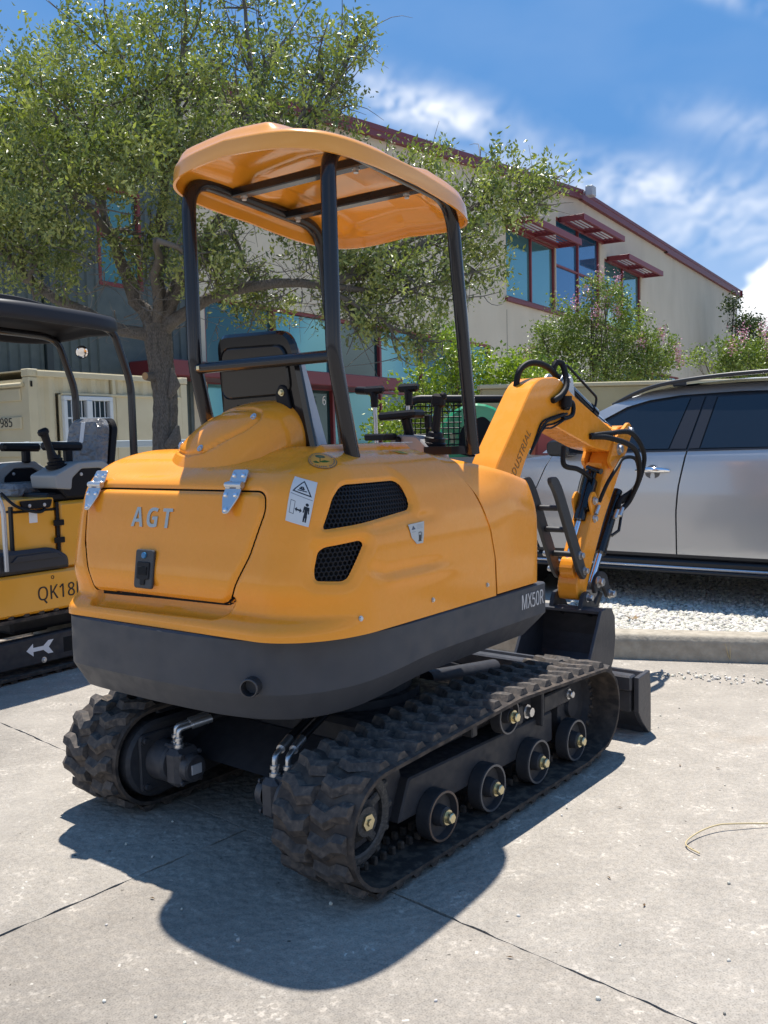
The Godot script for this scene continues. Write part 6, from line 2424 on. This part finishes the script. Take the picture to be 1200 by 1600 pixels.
# ================================================================ green machine glimpsed behind the controls
func build_background_machines():
	var green := mat(.015, .33, .14, .35, 0.0, .6)
	var at := Vector3(.66, 0, -8.4)
	var g := thing("loader", "green compact loader with black guard, glimpsed between the canopy post and the boom", "loader", at)
	var b := MB.new()
	var prof := [Vector2(-.12, .25), Vector2(.60, .25), Vector2(.64, 1.35)]
	for k in 13:
		var a := lerpf(.15, PI * .93, k / 12.0)
		prof.append(Vector2(.20 + .33 * cos(a), 1.36 + .31 * sin(a)))
	prof.append(Vector2(-.20, 1.28))
	b.prism(prof, -.5, .0, .02)
	var body := part("body", b, green, g)
	b = MB.new()
	b.prism(round_poly([Vector2(.02, 1.22), Vector2(.24, 1.16), Vector2(.42, 1.40), Vector2(.26, 1.56), Vector2(.06, 1.46)], .05, 4), .0, .012, .004)
	part("arm_opening", b, M.dark_hole, body)
	b = MB.new()
	b.cyl(Vector3(.18, 1.20, .03), Vector3(.34, 1.42, .03), .022)
	part("ram", b, M.chrome, body)
	b = MB.new()
	b.box(Vector3(-.02, 1.36, .008), Vector3(.045, .09, .006), .001)
	part("label_plate", b, mat(.5, .5, .3, .6), body)
	b = MB.new()
	b.tube(fillet([Vector3(-.42, 1.15, .05), Vector3(-.42, 1.72, .05), Vector3(.50, 1.70, .05), Vector3(.60, 1.55, .05), Vector3(.62, 1.1, .05)], .12, 6), .038, 10)
	part("guard_frame", b, M.black, g)
	b = MB.new()
	for k in 9: b.cyl(Vector3(-.36 + k * .05, 1.22, .04), Vector3(-.36 + k * .05, 1.70, .04), .006, -1, 5)
	for k in 9: b.cyl(Vector3(-.40, 1.25 + k * .05, .045), Vector3(.06, 1.25 + k * .05, .045), .006, -1, 5)
	part("guard_mesh", b, M.black, g).set_meta("kind", "stuff")
	b = MB.new()
	b.box(Vector3(-.3, .7, -.3), Vector3(.5, .9, .5), .05)
	b.box(Vector3(.3, .25, -.25), Vector3(1.4, .36, .9), .12)
	part("chassis", b, M.black, g)
	b = MB.new()
	b.prism(round_poly([Vector2(.72, 1.10), Vector2(1.0, 1.10), Vector2(.98, 1.34), Vector2(.82, 1.43), Vector2(.74, 1.38)], .04, 4), -.3, .02, .02)
	part("engine_cover", b, mat(.55, .10, .07, .45), g)

# ================================================================ the second excavator, at the left edge
func build_second_excavator():
	var yel := mat(.80, .35, .02, .35, 0.0, .5)
	var qx := thing("mini_excavator", "yellow mini excavator with dark canopy at the left edge of the yard", "excavator", Vector3(-2.233, 0, -5.994), -2.18413)
	# local axes: x forwards (towards the lower left), z to its right; its left side faces us at z = -0.5
	var b := MB.new()
	for s in [-1.0, 1.0]:
		b = MB.new()
		var path := track_path([[-.75, .20, .18], [-.5, .11, .09], [.75, .11, .09], [.9, .20, .17]])
		var n := path.size()
		var zi: float = .27 * s
		var zo: float = .50 * s
		for i in n:
			var j := (i + 1) % n
			var p: Vector2 = path[i]
			var q: Vector2 = path[j]
			var nn := Vector2((q - p).y, -(q - p).x).normalized()
			var cen := Vector3(p.x - nn.x * .01, p.y - nn.y * .01, (zi + zo) / 2)
			var A := [Vector3(p.x - nn.x * .02, p.y - nn.y * .02, zi), Vector3(p.x, p.y, zi), Vector3(p.x, p.y, zo), Vector3(p.x - nn.x * .02, p.y - nn.y * .02, zo)]
			var C := [Vector3(q.x - nn.x * .02, q.y - nn.y * .02, zi), Vector3(q.x, q.y, zi), Vector3(q.x, q.y, zo), Vector3(q.x - nn.x * .02, q.y - nn.y * .02, zo)]
			for k in 4: b.qo(cen, A[k], C[k], C[(k + 1) % 4], A[(k + 1) % 4])
		var belt := part("track_belt", b, M.rubber, qx)
		b = MB.new()
		b.box(Vector3(0, .012, 0), Vector3(.04, .03, .22), .008)
		var lug := b.mesh()
		for i in range(0, n, 4):
			var d: Vector2 = (path[(i + 1) % n] - path[(i + n - 1) % n]).normalized()
			var B := Basis(Vector3(d.x, d.y, 0), Vector3(d.y, -d.x, 0), Vector3(0, 0, -1))
			part("tread_block", lug, M.rubber, belt, Transform3D(B, Vector3(path[i].x, path[i].y, (zi + zo) / 2)))
		b = MB.new()
		b.prism(round_poly([Vector2(-.62, .075), Vector2(.78, .075), Vector2(.78, .235), Vector2(-.62, .255)], .02, 3), minf(.40 * s, .475 * s), maxf(.40 * s, .475 * s), .008)
		var fr := part("track_frame", b, M.steel_dark, qx)
		if s < 0:
			# white arrow pointing forwards
			b = MB.new()
			b.prism([Vector2(.475, .168), Vector2(.43, .205), Vector2(.43, .180), Vector2(.36, .180), Vector2(.325, .208), Vector2(.29, .208), Vector2(.325, .168), Vector2(.295, .128), Vector2(.33, .128), Vector2(.362, .156), Vector2(.43, .156), Vector2(.43, .130)], -.4775, -.4755, 0)
			part("arrow_marking", b, M.white, fr)
			b = MB.new()
			b.hexbolt(Vector3(.36, .095, -.475), Vector3.FORWARD, .013, .01)
			part("bolt", b, M.zinc, fr)
			b = MB.new()
			b.box(Vector3(.19, .16, -.474), Vector3(.06, .09, .006), .002)
			part("slot", b, M.dark_hole, fr)
	b = MB.new()
	b.box(Vector3(0, .30, 0), Vector3(.9, .12, .6), .02)
	b.lathe(Vector3(0, .30, 0), Vector3.UP, [[0.0, 0.0], [0.0, .28], [.09, .28], [.09, 0.0]], 30)
	part("carbody", b, M.steel_dark, qx)
	# lower house skirt with lettering
	b = MB.new()
	b.prism(round_poly([Vector2(-.75, .385), Vector2(.75, .385), Vector2(.78, .45), Vector2(.78, .625), Vector2(-.8, .62), Vector2(-.8, .45)], .03, 3), -.50, .50, .015)
	part("skirt", b, yel, qx)
	var t := part("model_lettering", text_mesh("QK18R", .105, .0015), M.ink, qx, Transform3D(Basis(Vector3(-1, 0, 0) * 1.05, Vector3.UP * 1.1, Vector3(0, 0, -1)), Vector3(.235, .495, -.5015)))
	t.set_meta("label", "black QK18R lettering")
	b = MB.new()
	b.lathe(Vector3(.29, .585, -.5005), Vector3.FORWARD, [[0.0, .011], [.002, .011], [.002, .007], [-.004, .005], [-.004, 0.0]], 12)
	part("bolt_hole", b, mat(.08, .04, .01, .5), qx)
	# dark floor step with a rounded lip
	b = MB.new()
	b.prism(round_poly([Vector2(.16, .63), Vector2(.78, .63), Vector2(.78, .74), Vector2(.66, .765), Vector2(.27, .765), Vector2(.16, .70)], [.0, 0.0, .04, .04, .05, .04], 4), -.50, .48, .02)
	b.prism(round_poly([Vector2(.22, .70), Vector2(.56, .70), Vector2(.52, .735), Vector2(.27, .735)], .01, 2), -.51, -.49, .004)
	part("floor_step", b, mat(.03, .03, .034, .55), qx)
	# seat box: yellow panels with a black hinge line
	b = MB.new()
	b.prism(round_poly([Vector2(-.72, .62), Vector2(.215, .62), Vector2(.20, 1.03), Vector2(-.60, 1.04), Vector2(-.72, .95)], .03, 3), -.47, .45, .02)
	var box := part("seat_box", b, yel, qx)
	b = MB.new()
	b.prism(round_poly([Vector2(.222, .74), Vector2(.50, .74), Vector2(.50, .985), Vector2(.222, .985)], .01, 2), -.46, .42, .012)
	b.prism(round_poly([Vector2(.222, .99), Vector2(.50, .99), Vector2(.48, 1.06), Vector2(.222, 1.06)], .012, 2), -.455, .42, .012)
	part("front_panel", b, yel, box)
	b = MB.new()
	b.box(Vector3(.212, .88, -.468), Vector3(.022, .30, .012), .003)
	b.box(Vector3(.36, .988, -.452), Vector3(.29, .012, .02), .002)
	b.box(Vector3(.505, .88, -.44), Vector3(.014, .28, .03), .002)
	part("rubber_seal", b, M.black, box)
	for y in [.80, .905]:
		b = MB.new()
		b.box(Vector3(.212, y, -.478), Vector3(.07, .035, .014), .003)
		part("hinge", b, M.black, box)
	b = MB.new()
	b.box(Vector3(.372, .955, -.4605), Vector3(.055, .075, .002), .0005)
	var stk := part("sticker", b, M.white, box)
	b = MB.new()
	b.box(Vector3(.368, .985, -.462), Vector3(.04, .014, .001), 0)
	part("sticker_print", b, mat(.4, .02, .02, .5), stk)
	b = MB.new()
	b.box(Vector3(-.05, 1.06, -.02), Vector3(.62, .05, .86), .012)
	b.box(Vector3(.30, 1.035, -.30), Vector3(.07, .03, .30), .006)
	b.prism(round_poly([Vector2(.26, 1.0), Vector2(.44, 1.0), Vector2(.46, 1.05), Vector2(.24, 1.05)], .012, 2), -.472, -.456, .003)
	var base := part("seat_base", b, M.black, qx)
	for x in [.30, .40]:
		b = MB.new()
		b.hexbolt(Vector3(x, 1.02, -.472), Vector3.FORWARD, .008, .006)
		part("bolt", b, M.zinc, base)
	b = MB.new()
	b.tube(spline([Vector3(.24, 1.03, -.40), Vector3(.34, .98, -.49), Vector3(.48, 1.02, -.47), Vector3(.52, 1.1, -.38)], 8), .009, 8)
	b.tube(spline([Vector3(.20, 1.08, -.20), Vector3(.30, 1.0, -.30), Vector3(.50, .99, -.40)], 8), .008, 8)
	part("hose", b, M.hose, base).set_meta("kind", "stuff")
	# consoles with joysticks either side of the seat
	for s in [-1.0, 1.0]:
		var z0: float = -.47 if s < 0 else .24
		var z1: float = -.24 if s < 0 else .47
		b = MB.new()
		b.prism(round_poly([Vector2(-.34, 1.05), Vector2(.14, 1.05), Vector2(.20, 1.12), Vector2(.20, 1.18), Vector2(.05, 1.235), Vector2(-.10, 1.25), Vector2(-.30, 1.14)], .015, 2), z0, z1, .01)
		var cs := part("console", b, M.black, qx)
		b = MB.new()
		b.prism(round_poly([Vector2(.215, 1.11), Vector2(.225, 1.19), Vector2(.06, 1.262), Vector2(-.13, 1.27), Vector2(-.36, 1.13), Vector2(-.33, 1.10), Vector2(-.11, 1.225), Vector2(.03, 1.225), Vector2(.10, 1.17), Vector2(.11, 1.10)], .012, 2), z0 - .012, z1 + .012, .012)
		part("console_trim", b, M.grey_plastic, cs)
		b = MB.new()
		b.hexbolt(Vector3(.03, 1.19, z0 - .002), Vector3.FORWARD, .008, .006)
		part("bolt", b, M.zinc, cs)
		b = MB.new()
		var jo := Vector3(.12, 1.23, (z0 + z1) / 2)
		var jd := Vector3(.36, 1, 0).normalized()
		b.lathe(jo, Vector3(.1, 1, 0), [[0.0, .062], [.02, .066], [.024, .05], [.04, .054], [.044, .042], [.06, .044], [.064, .032], [.08, .03], [.085, .0]], 16)
		b.tube([jo + jd * .07, jo + jd * .12, jo + jd * .20, jo + jd * .235], [.032, .022, .024, .027], 12)
		b.box(jo + jd * .225 + Vector3(.005, .01, 0), Vector3(.07, .045, .045), .015, Basis(Vector3.BACK, -.35))
		part("joystick", b, M.black, cs)
		b = MB.new()
		b.box(Vector3(-.02, 1.365, (z0 + z1) / 2 + .13 * -s), Vector3(.28, .055, .075), .025, Basis(Vector3.BACK, .03))
		b.box(Vector3(-.06, 1.32, (z0 + z1) / 2 + .13 * -s), Vector3(.05, .12, .05), .01)
		part("armrest", b, M.black, cs)
	# seat wrapped in clear film, turned towards us a little
	b = MB.new()
	b.box(Vector3(.10, 1.09, .0), Vector3(.44, .10, .40), .045)
	part("seat_cushion", b, M.plastic_wrap_grey, qx)
	b = MB.new()
	var sT := Transform3D(Basis(Vector3(0, 0, -1), Vector3(-.18, 1, 0).normalized(), Vector3(1, .18, 0).normalized()), Vector3(-.28, 1.12, -.08))
	b.prism(round_poly([Vector2(-.20, .0), Vector2(.20, .0), Vector2(.18, .38), Vector2(.14, .43), Vector2(-.14, .43), Vector2(-.18, .38)], .05, 5), -.05, .05, .03, sT)
	var sb := part("seat_back", b, M.plastic_wrap_grey, qx)
	b = MB.new()
	b.prism(round_poly([Vector2(-.21, -.02), Vector2(.21, -.02), Vector2(.20, .39), Vector2(.15, .445), Vector2(-.15, .445), Vector2(-.20, .39)], .05, 5), -.09, -.045, .02, sT)
	part("seat_shell", b, M.black, sb)
	b = MB.new()
	b.prism(round_poly([Vector2(-.02, .26), Vector2(.02, .26), Vector2(.022, .40), Vector2(-.022, .40)], .008, 2), .05, .054, .001, sT)
	part("hang_tag", b, M.white, sb)
	b = MB.new()
	b.box(Vector3(-.30, 1.16, -.30), Vector3(.05, .06, .05), .01)
	part("buckle", b, mat(.4, .02, .03, .4), qx)
	# canopy: two bent tubes a side and a thick moulded roof
	for z in [-.42, .30]:
		b = MB.new()
		var xo := .0 if z < 0 else -.10
		b.tube(fillet([Vector3(-.43 + xo, 1.0, z), Vector3(-.43 + xo, 1.76, z), Vector3(-.31 + xo, 2.09, z), Vector3(-.20 + xo, 2.125, z), Vector3(.6, 2.15, z)], [0.0, .08, .08, .06, 0.0], 6), .025, 12)
		part("canopy_post", b, M.tube, qx)
	b = MB.new()
	b.sm(0)
	var T := []
	var U := []
	for i in 61:
		var a := TAU * i / 60
		var ct := cos(a)
		var sn := sin(a)
		var e := .55
		var dx := signf(ct) * pow(absf(ct), e)
		var dz := signf(sn) * pow(absf(sn), e)
		var rt := []
		var ru := []
		for j in 15:
			var t2 := j / 14.0
			var rr := minf(t2 / .8, 1.0)
			var x := .12 + .56 * dx * rr
			var z := .0 + .50 * dz * rr
			var lip := 2.105 + .035 * (x + .4)  - .03 * absf(dz)
			var y := lip + .095 + .05 * (1 - pow(rr, 3.0))
			if t2 > .8: y = lerpf(lip + .095, lip, (t2 - .8) / .2)
			rt.append(Vector3(x, y, z))
			ru.append(Vector3(x - .012 * dx * rr, (y - .02) if t2 <= .8 else maxf(lip, y - .02), z - .012 * dz * rr))
		T.append(rt)
		U.append(ru)
	for i in 60:
		for j in 14:
			b.q(T[i][j], T[i + 1][j], T[i + 1][j + 1], T[i][j + 1])
			b.q(U[i][j], U[i][j + 1], U[i + 1][j + 1], U[i + 1][j])
		b.q(T[i + 1][14], U[i + 1][14], U[i][14], T[i][14])
	var rf := part("canopy_roof", b, M.charcoal_soft, qx)
	for k in 5:
		b = MB.new()
		b.box(Vector3(-.28 + k * .035, 2.165, -.25), Vector3(.014, .02, .3), .004)
		part("pressed_rib", b, M.charcoal_soft, rf)
	b = MB.new()
	b.lathe(Vector3(-.47, 2.02, .12), Vector3(.5, -.2, -.6), [[0.0, 0.0], [0.0, .03], [.05, .045], [.05, 0.0]], 14)
	var lamp := part("work_lamp", b, M.black, qx)
	b = MB.new()
	b.lathe(Vector3(-.47, 2.02, .12) + Vector3(.5, -.2, -.6).normalized() * .051, Vector3(.5, -.2, -.6), [[0.0, .04], [.004, .03], [.006, 0.0]], 14)
	part("lens", b, M.chrome, lamp)
	# a grab rail at its front edge and a little track-side hose
	b = MB.new()
	b.tube(fillet([Vector3(.60, .66, -.52), Vector3(.60, 1.05, -.52), Vector3(.70, 1.2, -.5)], .08, 5), .014, 10)
	part("grab_rail", b, mat(.5, .52, .54, .3, .6), qx)
	# dark roof of a third machine just showing above
	var third := thing("excavator_canopy", "dark canopy roof of another machine peeping over the left one", "canopy", Vector3(-3.62, 0, -8.1), -2.18413)
	b = MB.new()
	b.prism(round_poly([Vector2(-.75, 2.55), Vector2(-.35, 2.655), Vector2(.6, 2.68), Vector2(.6, 2.55), Vector2(-.75, 2.50)], [.03, .2, .02, .02, .02], 5), -.5, .5, .03)
	part("roof", b, M.charcoal_soft, third)
	for z in [-.4, .4]:
		b = MB.new()
		b.cyl(Vector3(.35, 0, z), Vector3(.35, 2.6, z), .025)
		part("post", b, M.tube, third)

# ================================================================ litter on the concrete
func build_debris():
	var straw := mat(.50, .40, .22, .8)
	var b := MB.new()
	b.tube(spline([Vector3(.985, .008, -2.86), Vector3(.962, .010, -2.925), Vector3(1.02, .016, -2.99), Vector3(1.10, .022, -3.035), Vector3(1.17, .02, -3.05), Vector3(1.32, .012, -3.06), Vector3(1.55, .010, -3.03)], 6), .0026, 6)
	var tw := part("dry_twig", b, straw, self)
	tag(tw, "thin dry straw-coloured twig lying on the concrete at right", "twig")
	var brown := mat(.12, .07, .03, .9)
	var k := 0
	for q in [[.83, -3.25, .4, "brown leaf scrap in the sun just off the track's front shadow, left of the twig"], [.66, -2.72, 1.2, "brown leaf scrap a little beyond and left of its neighbour, below the twig"], [.30, -2.30, .2, "lone brown leaf scrap lowest in the sunlit foreground, beside the right-hand crack"], [.72, -2.55, 2.0, "brown leaf scrap on bare concrete nearest below the bent end of the twig"], [1.32, -3.62, .7, "brown leaf scrap farther right of two close together above the twig"], [1.18, -3.66, 1.7, "brown leaf scrap farther left of two close together above the twig"], [-.72, -2.66, .5, "brown leaf scrap by the crack at left, at the edge of the excavator's shadow"]]:
		b = MB.new()
		b.sm(-1)
		var d := Vector3(cos(q[2]), 0, sin(q[2])) * .011
		var s := Vector3(-sin(q[2]), 0, cos(q[2])) * .0035
		var o := Vector3(q[0], .004, q[1])
		b.t(o - d, o + s + Vector3(0, .003, 0), o + d)
		b.t(o - d, o + d, o - s + Vector3(0, .002, 0))
		var lf := part("leaf_scrap", b, brown, self)
		tag(lf, q[3], "leaf", "leaf scraps on the concrete")
		k += 1
	b = MB.new()
	b.sm(-1)
	var p := Vector3(1.62, .145, -6.0)
	for i in 6:
		var a := TAU * i / 6 + .3
		b.t(p, p + Vector3(cos(a) * .05, .02, sin(a) * .05), p + Vector3(cos(a + .5) * .03, .0, sin(a + .5) * .03))
	var lf := part("dead_leaf", b, mat(.30, .20, .10, .9), self)
	tag(lf, "curled tan dead leaf on the gravel behind the bucket", "leaf")
	# weed growing in the foot of the kerb
	b = MB.new()
	for i in 5: b.cyl(Vector3(2.02, 0, -5.35), Vector3(2.02 + rng.randfn() * .02, .08 + .04 * rng.randf(), -5.35 + rng.randfn() * .015), .0035, .001, 5)
	var wd := part("dry_weed", b, straw, self)
	tag(wd, "dry weed stalk standing at the foot of the kerb", "weed")
